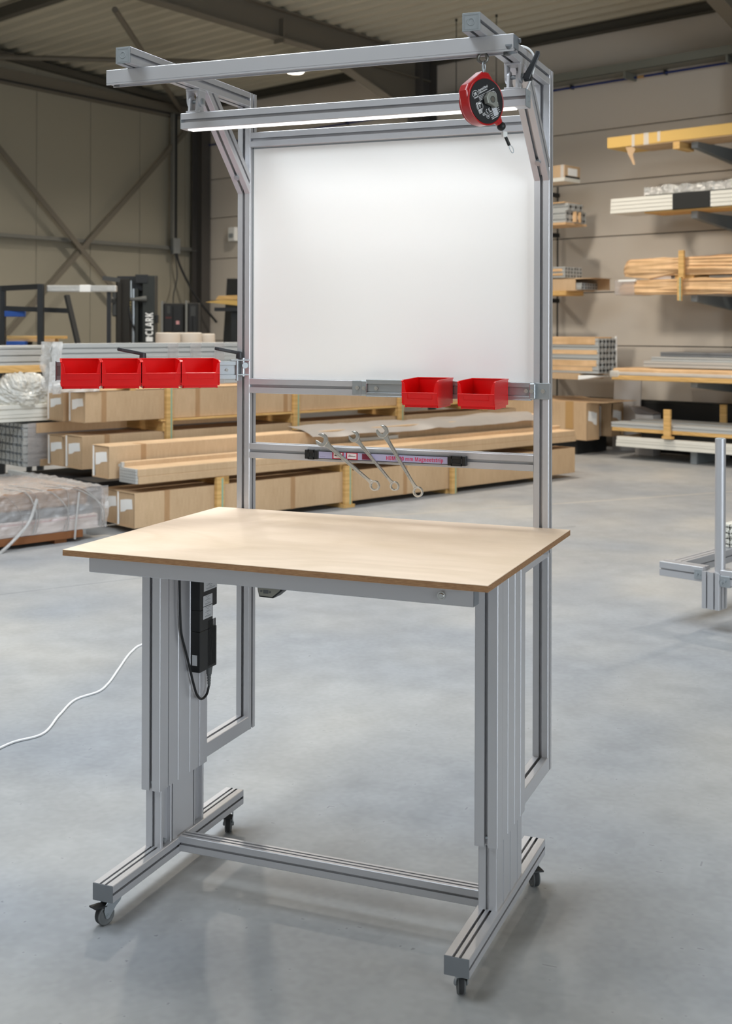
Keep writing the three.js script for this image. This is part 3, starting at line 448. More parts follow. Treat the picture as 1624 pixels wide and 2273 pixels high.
// ------------------------------------------------------------------ magnetic strip and wrenches
{
  const m = thing('magnetic_strip', 'magnetic tool strip with lilac label and black end caps on the lower cross rail', 'tool strip', new THREE.Vector3(0.3278, 1.2135, -0.868));
  const L = 0.5497; part(m, 'bar', bx(0.04, L - 0.05, 0.0005, 0.0275, 0, 0.0165, 0.002), M.black);
  for (const [x0, x1] of [[0, 0.047], [L - 0.06, L]]) part(m, 'end_cap', [bx(x0, x1, -0.001, 0.029, 0, 0.019, 0.002), bx(x0 + 0.012, x0 + 0.016, -0.002, 0.03, 0.015, 0.0215, 0.001), bx(x1 - 0.016, x1 - 0.012, -0.002, 0.03, 0.015, 0.0215, 0.001), bx(x0 + 0.012, x1 - 0.012, 0.02, 0.03, 0.015, 0.0215, 0.001), bx(x0 + 0.012, x1 - 0.012, -0.002, 0.007, 0.015, 0.0215, 0.001)], M.black);
  const t = canvasTex(1024, 48, (g, w, h) => {
    g.fillStyle = '#a3a0bd'; g.fillRect(0, 0, w, h); const X = (x) => (x - 0.0499) / 0.4413 * w;
    for (const [a, b] of [[0.098, 0.138], [0.146, 0.187]]) { g.fillStyle = '#b01030'; g.fillRect(X(a), 0, X(b) - X(a), h); g.fillStyle = '#d9cfd0'; g.fillRect(X(a) + 10, 4, X(b) - X(a) - 20, h - 9); g.fillStyle = '#5a4a48'; g.fillRect(X(a) + 18, 22, X(b) - X(a) - 36, 5); g.fillRect(X(a) + 24, 12, 5, 14); g.fillRect(X(a) + 34, 14, 4, 10); g.fillRect(X(a) + 46, 16, 4, 8); }
    g.fillStyle = '#6e1030'; g.fillRect(X(0.202), 2, X(0.234) - X(0.202), h - 6); g.fillStyle = '#54546a'; for (let k = 0; k < 5; k++) g.fillRect(X(0.055) + k * 9, 36, 5, 3);
    g.fillStyle = '#c01044'; g.font = 'bold 37px sans-serif'; g.textBaseline = 'middle'; const s = 'HBM 400 mm Magneetstrip', tw = g.measureText(s).width; g.save(); g.translate(X(0.2835), h / 2 + 1); g.scale((X(0.476) - X(0.2835)) / tw, 1); g.fillText(s, 0, 0); g.restore();
  });
  const pl = new THREE.BoxGeometry(0.4413, 0.0215, 0.0006); part(m, 'label', pl.translate(0.0499 + 0.22065, 0.0138, 0.0168), std('#ffffff', 0.4, 0, { map: t }), 'lilac printed label with red lettering');
  const wrench = (hx, hy, rx, ry, R, rr_, label) => {
    const len = Math.hypot(rx - hx, ry - hy), ang = Math.atan2(ry - hy, rx - hx), w = thing('combination_wrench', label, 'wrench', new THREE.Vector3(hx, hy, -0.8500)); w.userData.group = 'wrenches on the magnetic strip';
    w.rotation.z = ang;
    const al = 190 * Math.PI / 180, a = R * 0.43, f = Math.asin(a / R) * 1.12, s = new THREE.Shape(), P = (r, t) => [r * Math.cos(t), r * Math.sin(t)], dx = Math.cos(al), dy = Math.sin(al);
    s.moveTo(...P(R * 1.05, al + f)); for (let k = 1; k <= 22; k++) { const t = al + f + (2 * Math.PI - 2 * f) * k / 22, sw = Math.abs(k - 11) / 11; s.lineTo(...P(R * (0.97 + 0.08 * sw), t)); }
    s.lineTo(dx * R * 0.86 + dy * a, dy * R * 0.86 - dx * a); s.lineTo(-dx * R * 0.12 + dy * a, -dy * R * 0.12 - dx * a);
    s.quadraticCurveTo(-dx * R * 0.46, -dy * R * 0.46, -dx * R * 0.12 - dy * a, -dy * R * 0.12 + dx * a); s.lineTo(dx * R * 0.86 - dy * a, dy * R * 0.86 + dx * a); s.closePath();
    part(w, 'open_jaw', new THREE.ExtrudeGeometry(s, { depth: 0.006, bevelEnabled: true, bevelSize: 0.0012, bevelThickness: 0.0012, bevelOffset: -0.0012, bevelSegments: 2, curveSegments: 12 }).translate(0, 0, 0.0012), M.chrome);
    const n = 0.0085, k = R / 0.0215, sh = [[R * 0.8, 0.012 * k], [R * 1.3, 0.0085 * k], [R * 1.9, 0.0068 * k], [len - rr_ * 2.1, 0.005 * k], [len - rr_ * 1.35, 0.006 * k], [len - rr_ * 0.75, 0.0095 * k]];
    part(w, 'shank', poly([...sh.map(([x, y]) => [x, -y]), ...[...sh].reverse()], 0.0062, 0.0012).translate(0, 0, 0.0008), M.chrome);
    const rib = []; for (const y of [0.0042, -0.0042]) rib.push(beam([R * 2, y * k, 0.0074], [len - rr_ * 2.3, y * k * 0.76, 0.0074], 0.0016, 0.0014)); for (let q = 0; q < 12; q++) if (q !== 2 && q !== 9) { const x = R * 2.4 + q * (len - R * 2.2 - rr_ * 3.2) / 12; rib.push(bx(x, x + 0.004, -0.0018 * k, 0.0018 * k, 0.0068, 0.0076, 0.0004)); }
    part(w, 'raised_rib', rib, M.chrome);
    const rs = new THREE.Shape(); rs.absarc(len, 0, rr_, 0, 2 * Math.PI); const ho = new THREE.Path(); for (let q = 0; q < 24; q++) { const r = rr_ * (q % 2 ? 0.70 : 0.63), t = q * Math.PI / 12; q ? ho.lineTo(len + r * Math.cos(t), r * Math.sin(t)) : ho.moveTo(len + r * Math.cos(t), r * Math.sin(t)); } ho.closePath(); rs.holes.push(ho);
    part(w, 'ring_end', new THREE.ExtrudeGeometry(rs, { depth: 0.0085, bevelEnabled: true, bevelSize: 0.001, bevelThickness: 0.001, bevelOffset: -0.001, bevelSegments: 2, curveSegments: 28 }).translate(0, 0, 0.0012), M.chrome);
  };
  wrench(0.392, 1.276, 0.5765, 1.138, 0.0212, 0.0168, 'chrome combination wrench lying most slanted, over the pictograms of the tool strip');
  wrench(0.505, 1.291, 0.6440, 1.140, 0.0180, 0.0152, 'smallest chrome combination wrench, between the two others on the tool strip');
  wrench(0.602, 1.311, 0.7225, 1.126, 0.0200, 0.0168, 'steepest chrome combination wrench, in front of the red lettering on the tool strip');
}
// ------------------------------------------------------------------ spring balancer
{
  const b = thing('spring_balancer', 'red spring balancer with black dial plate hanging from the trolley rail', 'balancer', new THREE.Vector3(1.1262, 2.2165, -0.222)); b.rotation.y = Math.PI / 3;
  const R = 0.0605, T = 0.036, bodyPts = []; // outline with a lug on top and an outlet low on the right
  const raw = []; for (let k = 0; k < 90; k++) { const t = k * Math.PI / 45; raw.push([R * Math.cos(t), R * Math.sin(t)]); }
  raw.push([0.2 * R, 1.24 * R], [-0.12 * R, 1.27 * R], [-0.98 * R, 0.62 * R], [-1.1 * R, 0.36 * R], [0.98 * R, -0.5 * R], [0.78 * R, -0.82 * R]); raw.sort((p, q) => p[0] - q[0] || p[1] - q[1]);
  const turn = (o, p, q) => (p[0] - o[0]) * (q[1] - o[1]) - (p[1] - o[1]) * (q[0] - o[0]), half = (l) => { const h = []; for (const p of l) { while (h.length > 1 && turn(h[h.length - 2], h[h.length - 1], p) <= 0) h.pop(); h.push(p); } h.pop(); return h; };
  bodyPts.push(...half(raw), ...half([...raw].reverse()));
  const body = part(b, 'housing', [poly(bodyPts, T - 0.006, 0.004).translate(0, 0, -T + 0.003), (() => { const g = new THREE.CylinderGeometry(R, R + 0.0005, 0.006, 64); return g.rotateX(Math.PI / 2).translate(0, 0, -0.003); })(), new THREE.CylinderGeometry(R * 0.9, R * 0.95, 0.006, 48).rotateX(Math.PI / 2).translate(0, 0, -T)], M.balancer);
  part(body, 'rim', [new THREE.TorusGeometry(R - 0.001, 0.0022, 8, 64).translate(0, 0, -0.001)], M.balancer);
  const face = canvasTex(1024, 1024, (g, w) => {
    g.fillStyle = '#17181a'; g.fillRect(0, 0, w, w); g.translate(w / 2, w / 2); g.rotate(-27 * Math.PI / 180); g.fillStyle = g.strokeStyle = '#e9e9e9'; g.lineCap = 'round';
    g.lineWidth = 9; g.beginPath(); g.ellipse(-255, -268, 92, 76, 0, 0, 7); g.stroke(); g.font = 'bold 96px sans-serif'; g.textAlign = 'center'; g.fillText('IR', -255, -233);
    g.textAlign = 'left'; g.font = 'italic bold 74px sans-serif'; g.save(); g.translate(-140, -275); g.scale(0.62, 1); g.fillText('Ingersoll Rand', 0, 0); g.restore(); for (let k = 0; k < 9; k++) g.fillRect(-138 + k * 32, -252, 22, 22);
    g.fillRect(-345, -186, 700, 9); for (let r = 0; r < 3; r++) for (let k = 0; k < 11; k++) g.fillRect(-190 + k * 34, -156 + r * 30, 24, 14);
    for (const [x, y] of [[-250, 30], [262, -40]]) { g.lineWidth = 8; g.beginPath(); g.arc(x, y, 98, 0, 7); g.stroke(); g.lineWidth = 22; g.beginPath(); g.arc(x, y, 68, 2.6, 5.2); g.stroke(); g.beginPath(); g.moveTo(x + 38, y - 88); g.lineTo(x + 66, y - 30); g.lineTo(x + 6, y - 46); g.fill(); g.lineWidth = 5; g.beginPath(); g.arc(x, y, 26, 0, 7); g.stroke(); g.fillRect(x - 5, y - 34, 10, 70); g.beginPath(); g.moveTo(x - 108, y - 60); g.lineTo(x - 60, y - 112); g.lineTo(x - 30, y - 96); g.fill(); }
    for (let r = 0; r < 4; r++) g.fillRect(-340, 92 + r * 26, 130 - r * 6, 14);
    g.lineWidth = 13; g.lineCap = 'butt'; for (const x of [-78, 10]) { g.beginPath(); g.arc(x, 204, 36, 1.35, 4.93); g.stroke(); } g.fillRect(-22, 198, 30, 12); g.font = 'bold 80px sans-serif'; g.fillText('GS', -255, 268); g.lineWidth = 8; g.beginPath(); g.arc(-108, 318, 52, 0, 7); g.stroke(); g.fillRect(-128, 300, 40, 36);
    g.fillStyle = '#e4e6e9'; g.fillRect(190, 96, 132, 84); g.fillRect(78, 150, 150, 250); g.fillStyle = '#17181a'; for (let k = 1; k < 5; k++) g.fillRect(78, 150 + k * 50, 150, 5); g.fillStyle = '#9a9aa2'; for (let k = 0; k < 5; k++) for (let q = 0; q < 4; q++) g.fillRect(92 + q * 34, 166 + k * 50, 24, 20);
    g.fillStyle = '#e0e0e0'; for (let k = 0; k < 4; k++) { g.fillRect(240, 215 + k * 45, 60, 14); g.fillRect(-30, 250 + k * 45, 90, 14); } g.fillRect(-20, 420, 220, 14);
  });
  const disc = new THREE.CylinderGeometry(R * 0.945, R * 0.945, 0.0012, 64); disc.rotateX(Math.PI / 2); { const p = disc.attributes.position, uv = disc.attributes.uv; for (let i = 0; i < p.count; i++) uv.setXY(i, p.getX(i) / (R * 1.89) + 0.5, p.getY(i) / (R * 1.89) + 0.5); }
  part(b, 'dial_plate', disc.translate(0, 0, 0.0008), std('#ffffff', 0.4, 0, { map: face }), 'black plate with white printed dials');
  const knobPts = [[-0.0165, 0.004], [-0.006, 0.0175], [0.007, 0.0175], [0.014, 0.012], [0.0165, -0.004], [0.021, -0.012], [0.012, -0.016], [0, -0.011], [-0.013, -0.009]];
  const kn = part(b, 'adjusting_knob', poly(knobPts.map(([x, y]) => [x * 1.15, y * 1.15]), 0.014, 0.002).translate(0.005, 0.002, 0.004), std('#8f9088', 0.45, 0.5)); part(kn, 'hub', [rod([0.004, 0.002, 0.001], [0.004, 0.002, 0.006], 0.014, 24), new THREE.TorusGeometry(0.0075, 0.0013, 8, 28).translate(0.006, 0.003, 0.0172)], M.black); part(kn, 'screw', rod([0.006, 0.003, 0.016], [0.006, 0.003, 0.0185], 0.006, 20), M.chrome);
  const hk = sub(b, 'hook'); hk.position.set(-0.00485, 0.0, -0.0084);
  part(hk, 'eye_bolt', [new THREE.TorusGeometry(0.0118, 0.0044, 10, 32).rotateY(-0.75).translate(0, 0.1105, 0), rod([0, 0.126, 0], [0, 0.150, 0], 0.005, 12)], M.steel.clone ? std('#77756f', 0.35, 0.8) : M.steel); part(hk, 'shackle', new THREE.TorusGeometry(0.0085, 0.0026, 8, 28).scale(0.8, 1.6, 1).rotateY(0.35).translate(0.002, 0.0865, 0.002), M.zinc);
  part(b, 'outlet', rod([0.052, -0.032, -0.022], [0.066, -0.046, -0.022], 0.016, 20, 0.010), M.balancer); part(b, 'stop_ball', new THREE.SphereGeometry(0.0118, 24, 16).translate(0.0725, -0.0535, -0.02), M.black, 'black rubber stop ball');
  part(b, 'wire_clip', [bx(0.076, 0.092, -0.081, -0.066, -0.024, -0.016, 0.002)], M.white); part(b, 'wire_rope', [tube([[0.073, -0.054, -0.02], [0.083, -0.072, -0.02], [0.0893, -0.0805, -0.02]], 0.0012, 12), tube([[0.1, -0.0985, -0.02], [0.104, -0.11, -0.02], [0.112, -0.119, -0.019], [0.1155, -0.116, -0.018], [0.111, -0.104, -0.018], [0.102, -0.0985, -0.02]], 0.0011, 30)], M.zinc);
  part(b, 'sleeve', rod([0.088, -0.079, -0.02], [0.1015, -0.1, -0.02], 0.0042, 14), M.black);
}
// ------------------------------------------------------------------ control box, hand switch, mains cable
{
  const x0 = 0.1242, x1 = 0.1561, z0 = -0.473, z1 = -0.578, y0 = 0.5915, y1 = 0.955;
  const c = thing('control_box', 'black motor control box with white stickers on the left leg under the tabletop', 'control box', new THREE.Vector3(0, 0, 0));
  part(c, 'housing', [bx(x0, x1, y0, 0.715, z1 + 0.001, z0, 0.002), bx(x0, x1, 0.715, 0.78, -0.552, z0, 0.002), bx(x0, x1, 0.78, y1, z1, z0, 0.002), bx(x0, x1 - 0.014, 0.715, 0.78, z1 + 0.002, -0.552)], M.black);
  part(c, 'cooling_rib', [0, 1, 2, 3, 4, 5].map((k) => bx(x1 - 0.001, x1 + 0.0012, 0.6, 0.74, -0.525 - k * 0.008, -0.528 - k * 0.008)), M.black);
  const lab = canvasTex(256, 256, (g) => { g.fillStyle = '#c3c5c7'; g.fillRect(0, 0, 256, 256); g.fillStyle = '#55585c'; for (const [y, w] of [[24, 130], [54, 60], [96, 90], [118, 150], [160, 50], [196, 170], [214, 150]]) g.fillRect(128 - w / 2, y, w, 7); });
  const lm = std('#ffffff', 0.5, 0, { map: lab }), st = (ya, yb, za, zb) => { const g = bx(x1 + 0.0003, x1 + 0.001, ya, yb, za, zb), p = g.attributes.position, uv = g.attributes.uv; for (let i = 0; i < p.count; i++) uv.setXY(i, (p.getZ(i) - zb) / (za - zb), (p.getY(i) - ya) / (yb - ya)); return g; };
  part(c, 'sticker', st(0.789, 0.8205, -0.547, -0.491), lm); part(c, 'sticker', st(0.7497, 0.787, -0.547, -0.491), lm); part(c, 'sticker', st(0.834, 0.865, -0.576, -0.4945), lm);
  part(c, 'sticker', (() => { const g = bx(0.1295, 0.1465, 0.6125, 0.6445, z0 + 0.0002, z0 + 0.0009); return g; })(), lm);
  part(c, 'plug', [rod([0.141, 0.594, -0.558], [0.141, 0.566, -0.556], 0.011, 16, 0.008), ...[0, 1, 2, 3].map((k) => rod([0.141, 0.565 - k * 0.008, -0.556], [0.141, 0.560 - k * 0.008, -0.556], 0.0065 - k * 0.0004, 14)), rod([0.141, 0.57, -0.556], [0.141, 0.53, -0.556], 0.0045, 12)], M.rubber);
  part(c, 'cable', tube([[0.131, 1.0, -0.392], [0.131, 0.883, -0.3947], [0.131, 0.7815, -0.399], [0.131, 0.7248, -0.4063], [0.132, 0.67, -0.428], [0.133, 0.6221, -0.448], [0.136, 0.5615, -0.4686], [0.137, 0.518, -0.4909], [0.138, 0.4995, -0.5171], [0.14, 0.508, -0.545], [0.141, 0.532, -0.556]], 0.0038, 90), M.black, 'black cable sagging in a loop');
  const h = thing('hand_switch', 'small grey and black up-down switch under the front edge of the tabletop', 'switch', new THREE.Vector3(0.541, 0.9545, -0.1));
  const out = [[0.0, 0.0125], [0.001, -0.004], [0.006, -0.0225], [0.046, -0.0235], [0.0725, -0.002], [0.075, 0.0125]];
  part(h, 'housing', poly(out, 0.05, 0.002).translate(0, 0, -0.05), M.black); part(h, 'faceplate', poly([[0.0025, 0.009], [0.004, -0.005], [0.0085, -0.0185], [0.0445, -0.0195], [0.067, -0.0015], [0.069, 0.009]], 0.002, 0.0005).translate(0, 0, -0.0005), std('#8d8b80', 0.5)); part(h, 'button', [rod([0.0135, -0.006, 0.001], [0.0135, -0.006, 0.003], 0.0028, 14), rod([0.039, -0.007, 0.001], [0.039, -0.007, 0.003], 0.0028, 14), bx(0.019, 0.034, -0.012, -0.002, 0.001, 0.002, 0.0005)], M.rubber);
  part(h, 'mount', bx(0.005, 0.07, 0.012, 0.0635, -0.045, -0.005), M.black);
  const w = thing('mains_cable', 'long white cable curving over the concrete floor left of the bench', 'cable', new THREE.Vector3(0, 0.005, 0));
  part(w, 'cable', tube([[-1.36, 0, -0.2], [-1.2, 0, -0.72], [-1.09, 0, -1.05], [-1.08, 0, -1.17], [-1.035, 0, -1.28], [-1.12, 0, -1.52], [-1.185, 0, -1.73], [-1.16, 0, -1.86], [-1.19, 0, -1.98], [-1.28, 0, -2.2], [-1.40, 0, -2.5], [-1.425, 0, -2.64], [-1.3, 0, -2.8], [-1.4, 0, -3.2], [-1.75, 0, -3.9], [-2.1, 0, -4.6]], 0.0052, 160), M.cableWhite);
}
//@@BG
// ================================================================== STOCK ON THE LEFT RACK (frame RACK)
const rk = (x, y, z) => RACK(x, y, z);
function carton(name, label, F, [x0, x1], [y0, y1], [z0, z1], o = {}) {     // long cardboard box, opened view of its near end
  const L = x1 - x0, h = y1 - y0, w = z1 - z0, t = 0.007, c = thing(name, label, o.cat || 'box', F(x0, y0, z1), F.yaw, o.group ?? 'long cardboard boxes on the left rack'), m = o.mat || M.card;
  const skew = o.skew || 0;
  part(c, 'front_panel', bx(0, L, 0, h, -t, 0, 0.003), m); part(c, 'back_panel', bx(0, L, 0, h, -w, -w + t), m);
  part(c, 'top_panel', bx(0.002, L, h - t, h, -w + t * 0.5, -t * 0.5, 0.002), m); part(c, 'bottom_panel', bx(0, L, 0, t, -w + t, -t), m);
  for (const e of o.ends ?? [0, 1]) {
    const ex = e ? L - 0.012 : 0.012, s = e ? 1 : -1;
    const f = part(c, 'end_flap', poly([[0.012, t], [w - 0.018 - skew, t], [w - 0.012, h - t - 0.004], [0.01 + skew, h - t - 0.002]], 0.006, 0.001).applyMatrix4(new THREE.Matrix4().makeRotationY(Math.PI / 2)).translate(ex - 0.003, 0, 0), m);
    part(c, 'flap_edge', bx(ex - 0.012, ex + 0.004, t, h - t, e ? -0.012 : -w + t, e ? -0.007 : -w + 0.014), M.paper); part(c, 'flap_edge', bx(ex - 0.004, ex + 0.004, t, h - t, -0.02, -0.008), M.darkBoard);
    if (o.label !== false) { const a = rr(0.5, 0.56), b = rr(0.74, 0.8), g = poly([[w * 0.16, h * (a + 0.02)], [w * 0.5, h * (a - 0.02)], [w * 0.62, h * (a - 0.09)], [w * 0.84, h * (a - 0.12)], [w * 0.85, h * (b - 0.05)], [w * 0.5, h * b], [w * 0.2, h * (b + 0.02)]], 0.001); g.applyMatrix4(new THREE.Matrix4().makeRotationY(Math.PI / 2)); part(c, 'paper_label', g.translate(ex + s * 0.0045 - 0.0005, 0, 0), M.paper, 'torn white label'); }
  }
  for (const tx of o.tape ?? []) part(c, 'tape', bx(tx, tx + 0.05, -0.001, h + 0.001, -w * 0.5, 0.0008), M.cardTape);
  return c;
}
function bearer(label, F, x, w, [y0, y1], [z0, z1], group) { const b = thing('timber_bearer', label, 'timber', F(x, y0, z1), F.yaw, group); part(b, 'beam', bx(0, w, 0, y1 - y0, -(z1 - z0), 0, 0.003), M.timber); return b; }
function post(label, F, x, w, [y0, y1], z, o = {}) {
  const b = thing('timber_post', label, 'timber', F(x, y0, z), F.yaw, o.group ?? 'timber posts between the stored boxes'); part(b, 'post', bx(0, w, 0, y1 - y0, 0, 0.04, 0.003), M.timber);
  if (o.strap !== false) part(b, 'strap', bx(w * 0.62, w * 0.62 + 0.016, 0, y1 - y0 - 0.01, 0.04, 0.0415), M.strap, 'green packing strap'); if (o.foot) part(b, 'foot_block', bx(-0.02, w + 0.03, 0, 0.03, -0.02, 0.045, 0.002), M.timber); return b;
}
function bars(parent, [x0, x1], [y0, y1], [z0, z1], ny, nz, mat, slots, sawn = true, hole = 0.13, holeMat = M.cap) {     // stacked aluminium sections, each a part
  const hy = (y1 - y0) / ny, dz = (z1 - z0) / nz;
  const g = poly(section(dz * 0.985, hy * (slots && !slots.length ? 0.9 : 0.985), slots ?? [['l', 0], ['r', 0], ['t', 0], ['b', 0]], Math.min(0.012, hy * 0.2), Math.min(0.02, hy * 0.28), 0.001), 1).applyMatrix4(Mx);
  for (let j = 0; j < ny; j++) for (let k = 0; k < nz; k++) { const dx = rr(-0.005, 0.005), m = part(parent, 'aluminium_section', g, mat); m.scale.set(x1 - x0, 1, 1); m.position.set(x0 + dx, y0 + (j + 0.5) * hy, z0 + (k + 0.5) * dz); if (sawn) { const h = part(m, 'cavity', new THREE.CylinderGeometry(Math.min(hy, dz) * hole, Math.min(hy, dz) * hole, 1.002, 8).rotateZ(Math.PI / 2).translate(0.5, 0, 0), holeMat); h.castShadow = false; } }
}
{
  carton('cardboard_box', 'outer of two long cardboard boxes on the floor row of the left rack', RACK, [0, 5.69], [0.05, 0.328], [-0.262, 0], { tape: [0.28, 1.6, 3.0], skew: 0.01 });
  carton('cardboard_box', 'long cardboard box on the floor row of the left rack, just inside the outer one', RACK, [0.03, 5.6], [0.05, 0.322], [-0.545, -0.285], {});
  carton('cardboard_box', 'single labelled box on the middle row of the left rack behind the kraft wrapped bundle', RACK, [-0.056, 5.6], [0.42, 0.683], [-0.55, -0.29], { tape: [0.3], skew: 0.02 });
  carton('cardboard_box', 'labelled box on the middle row of the left rack, right one of the rear pair', RACK, [0.12, 5.9], [0.42, 0.705], [-1.3, -1.015], { tape: [0.22], skew: 0.012 });
  carton('cardboard_box', 'labelled box on the middle row of the left rack, left one of the rear pair', RACK, [0.12, 5.9], [0.42, 0.69], [-1.612, -1.325], { skew: 0.03 });
  carton('cardboard_box', 'upper row box of the left rack right under the swung out red bins', RACK, [0.146, 6.02], [0.819, 1.084], [-1.29, -1.012], { tape: [0.16, 1.15, 2.2] });
  carton('cardboard_box', 'upper row box of the left rack at the outer end under the left red bin', RACK, [0.13, 6.0], [0.815, 1.078], [-1.64, -1.36], {});
  const pk = thing('plank', 'long thin plank under the upper row of boxes on the left rack', 'plank', rk(0.9, 0.797, -0.985), RACK_YAW); part(pk, 'board', bx(0, 5.15, 0, 0.018, -0.2, 0, 0.002), M.timber);
  // kraft wrapped section bundle at the front of the middle row
  const kb = thing('wrapped_bundle', 'kraft wrapped bundle of aluminium bars with sawn ends at the front of the left rack', 'bundle', rk(0.0, 0.4, 0.03), RACK_YAW);
  part(kb, 'paper_wrap', [bx(0.02, 5.67, 0, 0.06, -0.27, 0, 0.006), bx(0.015, 5.66, 0.058, 0.122, -0.275, -0.004, 0.008), bx(0.03, 5.68, 0.118, 0.16, -0.285, -0.225, 0.005)], M.card, 'creased brown kraft paper');
  { const hb = []; for (let j = 0; j < 5; j++) for (let k = 0; k < 9; k++) { const b = bx(0.0, 0.05, 0.004 + j * 0.0235, 0.0255 + j * 0.0235, -0.012 - (k + 1) * 0.0272, -0.0145 - k * 0.0272); hb.push(b); } hb.push(bx(0.005, 0.05, 0.122, 0.142, -0.28, -0.255), bx(0.005, 0.05, 0.122, 0.158, -0.252, -0.23)); const s = part(kb, 'bar_ends', hb, M.bg_alu, 'sawn ends of many small bars'); s.userData.kind = 'stuff'; }
  const nth = ['nearest the labelled box ends', 'second from the labelled box ends', 'third from the labelled box ends', 'farthest from the labelled box ends'];
  for (const [x, i] of [[0.9, 0], [2.25, 1], [3.67, 2], [5.2, 3]]) { bearer('low timber bearer under the floor row of boxes, ' + nth[i], RACK, x - 0.06, 0.09, [0, 0.05], [-0.56, -0.01], 'bearers under the floor row of boxes'); bearer('timber bearer under the middle row of boxes, ' + nth[i], RACK, x - 0.06, 0.09, [0.328, 0.4], [-0.56, -0.005], 'bearers under the middle row of boxes'); }
  for (const [x, i] of [[0.95, 0], [2.45, 1], [3.9, 2], [5.3, 3]]) bearer('timber bearer under the upper row of boxes, ' + nth[i], RACK, x - 0.02, 0.09, [0.705, 0.797], [-1.6, -1.0], 'bearers under the upper row of boxes');
  post('strapped timber post before the floor row box, seen under the most slanted wrench', RACK, 2.21, 0.085, [0, 0.385], 0.004, { foot: true }); post('timber post before the floor row box, seen under the right end of the tool strip', RACK, 3.64, 0.07, [0, 0.385], 0.004); post('strapped timber post before the floor row box, just left of the left bench post', RACK, 0.77, 0.075, [0.0, 0.397], 0.004, { foot: true });
  post('strapped timber post before the upper row box, left of the left bench post', RACK, 0.95, 0.07, [0.61, 1.12], -1.008); post('strapped timber post before the upper row box, seen below the white board', RACK, 2.445, 0.075, [0.63, 1.12], -1.008); post('strapped timber post just left of the two red bins on the cross rail', RACK, 3.9, 0.075, [0.63, 1.12], -1.008);
  // grey film draped over the middle row, and a loose bar
  const fs = thing('foil_sheet', 'grey packing sheet draped over the middle row of boxes behind the wrenches', 'sheet', rk(0, 0, 0), RACK_YAW);
  { const g = new THREE.PlaneGeometry(3.3, 0.5, 60, 8), p = g.attributes.position; for (let i = 0; i < p.count; i++) { const x = p.getX(i) + 3.65, v = (p.getY(i) + 0.25) / 0.5, n = vnoise(x * 3, v * 2, 91, 99) - 0.5, m = vnoise(x * 9, v * 3, 92, 99) - 0.5; p.setXYZ(i, x, 0.715 - Math.max(0, v - 0.55) ** 1.2 * 0.2 + n * 0.03 + m * 0.012, -0.55 + v * 0.36 + n * 0.05); } g.computeVertexNormals(); part(fs, 'sheet', g, std('#98928d', 0.4, 0.1, { side: THREE.DoubleSide })); }
  const lb = thing('loose_bar', 'loose aluminium bar lying on the kraft bundle behind the steepest wrench', 'bar', rk(2.55, 0.565, -0.24), RACK_YAW); part(lb, 'bar', profX(0, 0.62, 0, 0.03, -0.045, 0, [['l', 0], ['t', 0]], 0.008, 0.008), M.bg_alu);
  // silver section bundles above
  for (const [x, i] of [[0.6, 0], [2.4, 1], [4.2, 2]]) bearer('thin timber strip under the silver bundle, ' + nth[i], RACK, x, 0.06, [1.084, 1.12], [-1.25, -1.02], 'strips under the silver bundle');
  const sb = thing('bar_bundle', 'film wrapped bundle of wide grooved aluminium sections above the red swing rail bins', 'bundle', rk(-0.165, 1.12, -1.0), RACK_YAW);
  bars(sb, [0, 5.0], [0, 0.385], [-0.14, 0], 3, 1, M.bg_alu, [['l', 0.022], ['l', -0.022], ['t', 0], ['b', 0], ['r', 0]]);
  const crumple = (w, h, nx, ny, amp, sd) => { const g = new THREE.PlaneGeometry(w, h, nx, ny), p = g.attributes.position; for (let i = 0; i < p.count; i++) { const x = p.getX(i), y = p.getY(i); p.setZ(i, (Math.abs(vnoise(x * 14, y * 14, sd, 999) - 0.5) * 1.6 + (vnoise(x * 45, y * 45, sd + 1, 999) - 0.5) * 0.5) * amp); p.setX(i, x + (vnoise(x * 9, y * 9, sd + 2, 999) - 0.5) * amp); } g.computeVertexNormals(); return g; };
  part(sb, 'film_wrap', [crumple(0.17, 0.42, 12, 24, 0.035, 101).rotateY(-Math.PI / 2).translate(-0.012, 0.19, -0.07), crumple(0.5, 0.26, 30, 14, 0.03, 105).translate(0.2, 0.1, 0.006), crumple(0.09, 0.44, 8, 24, 0.025, 108).translate(0.03, 0.18, 0.008)], M.filmWhite, 'crumpled clear film round the end');
  for (const x of [1.2, 1.45, 1.72]) part(sb, 'film_band', crumple(0.12, 0.385, 6, 16, 0.006, 111).translate(x, 0.19, 0.003), M.film);
  const ls = thing('bar_bundle', 'unwrapped stack of grooved aluminium bars on a wooden board at the left edge', 'bundle', rk(-3.2, 1.232, -1.9), RACK_YAW); part(ls, 'board', bx(0, 3.6, 0, 0.065, -0.4, 0.005, 0.004), M.timber); bars(ls, [0, 3.6], [0.065, 0.242], [-0.4, 0], 3, 2, M.bg_alu, [['l', 0], ['r', 0]], false);
  const l2 = thing('bar_bundle', 'grooved aluminium bars behind the crumpled bubble wrap, under the wooden board', 'bundle', rk(-3.2, 0.82, -2.35), RACK_YAW); bars(l2, [0, 3.6], [0, 0.32], [-0.35, 0], 4, 1, M.bg_alu, [['l', 0], ['r', 0]], false);
  const lp = bearer('timber strip carrying the wooden board on the left', RACK, -0.5, 0.08, [1.14, 1.232], [-2.7, -1.92], 'strips behind the bubble wrap'); lp.name = 'timber_strip';
  // big bundle with pierced ends, flat white sections and the bubble wrap on top
  const pb = thing('bar_bundle', 'big bundle of hollow aluminium sections with pierced sawn ends at the left edge', 'bundle', rk(-0.04, 0.39, -1.757), RACK_YAW);
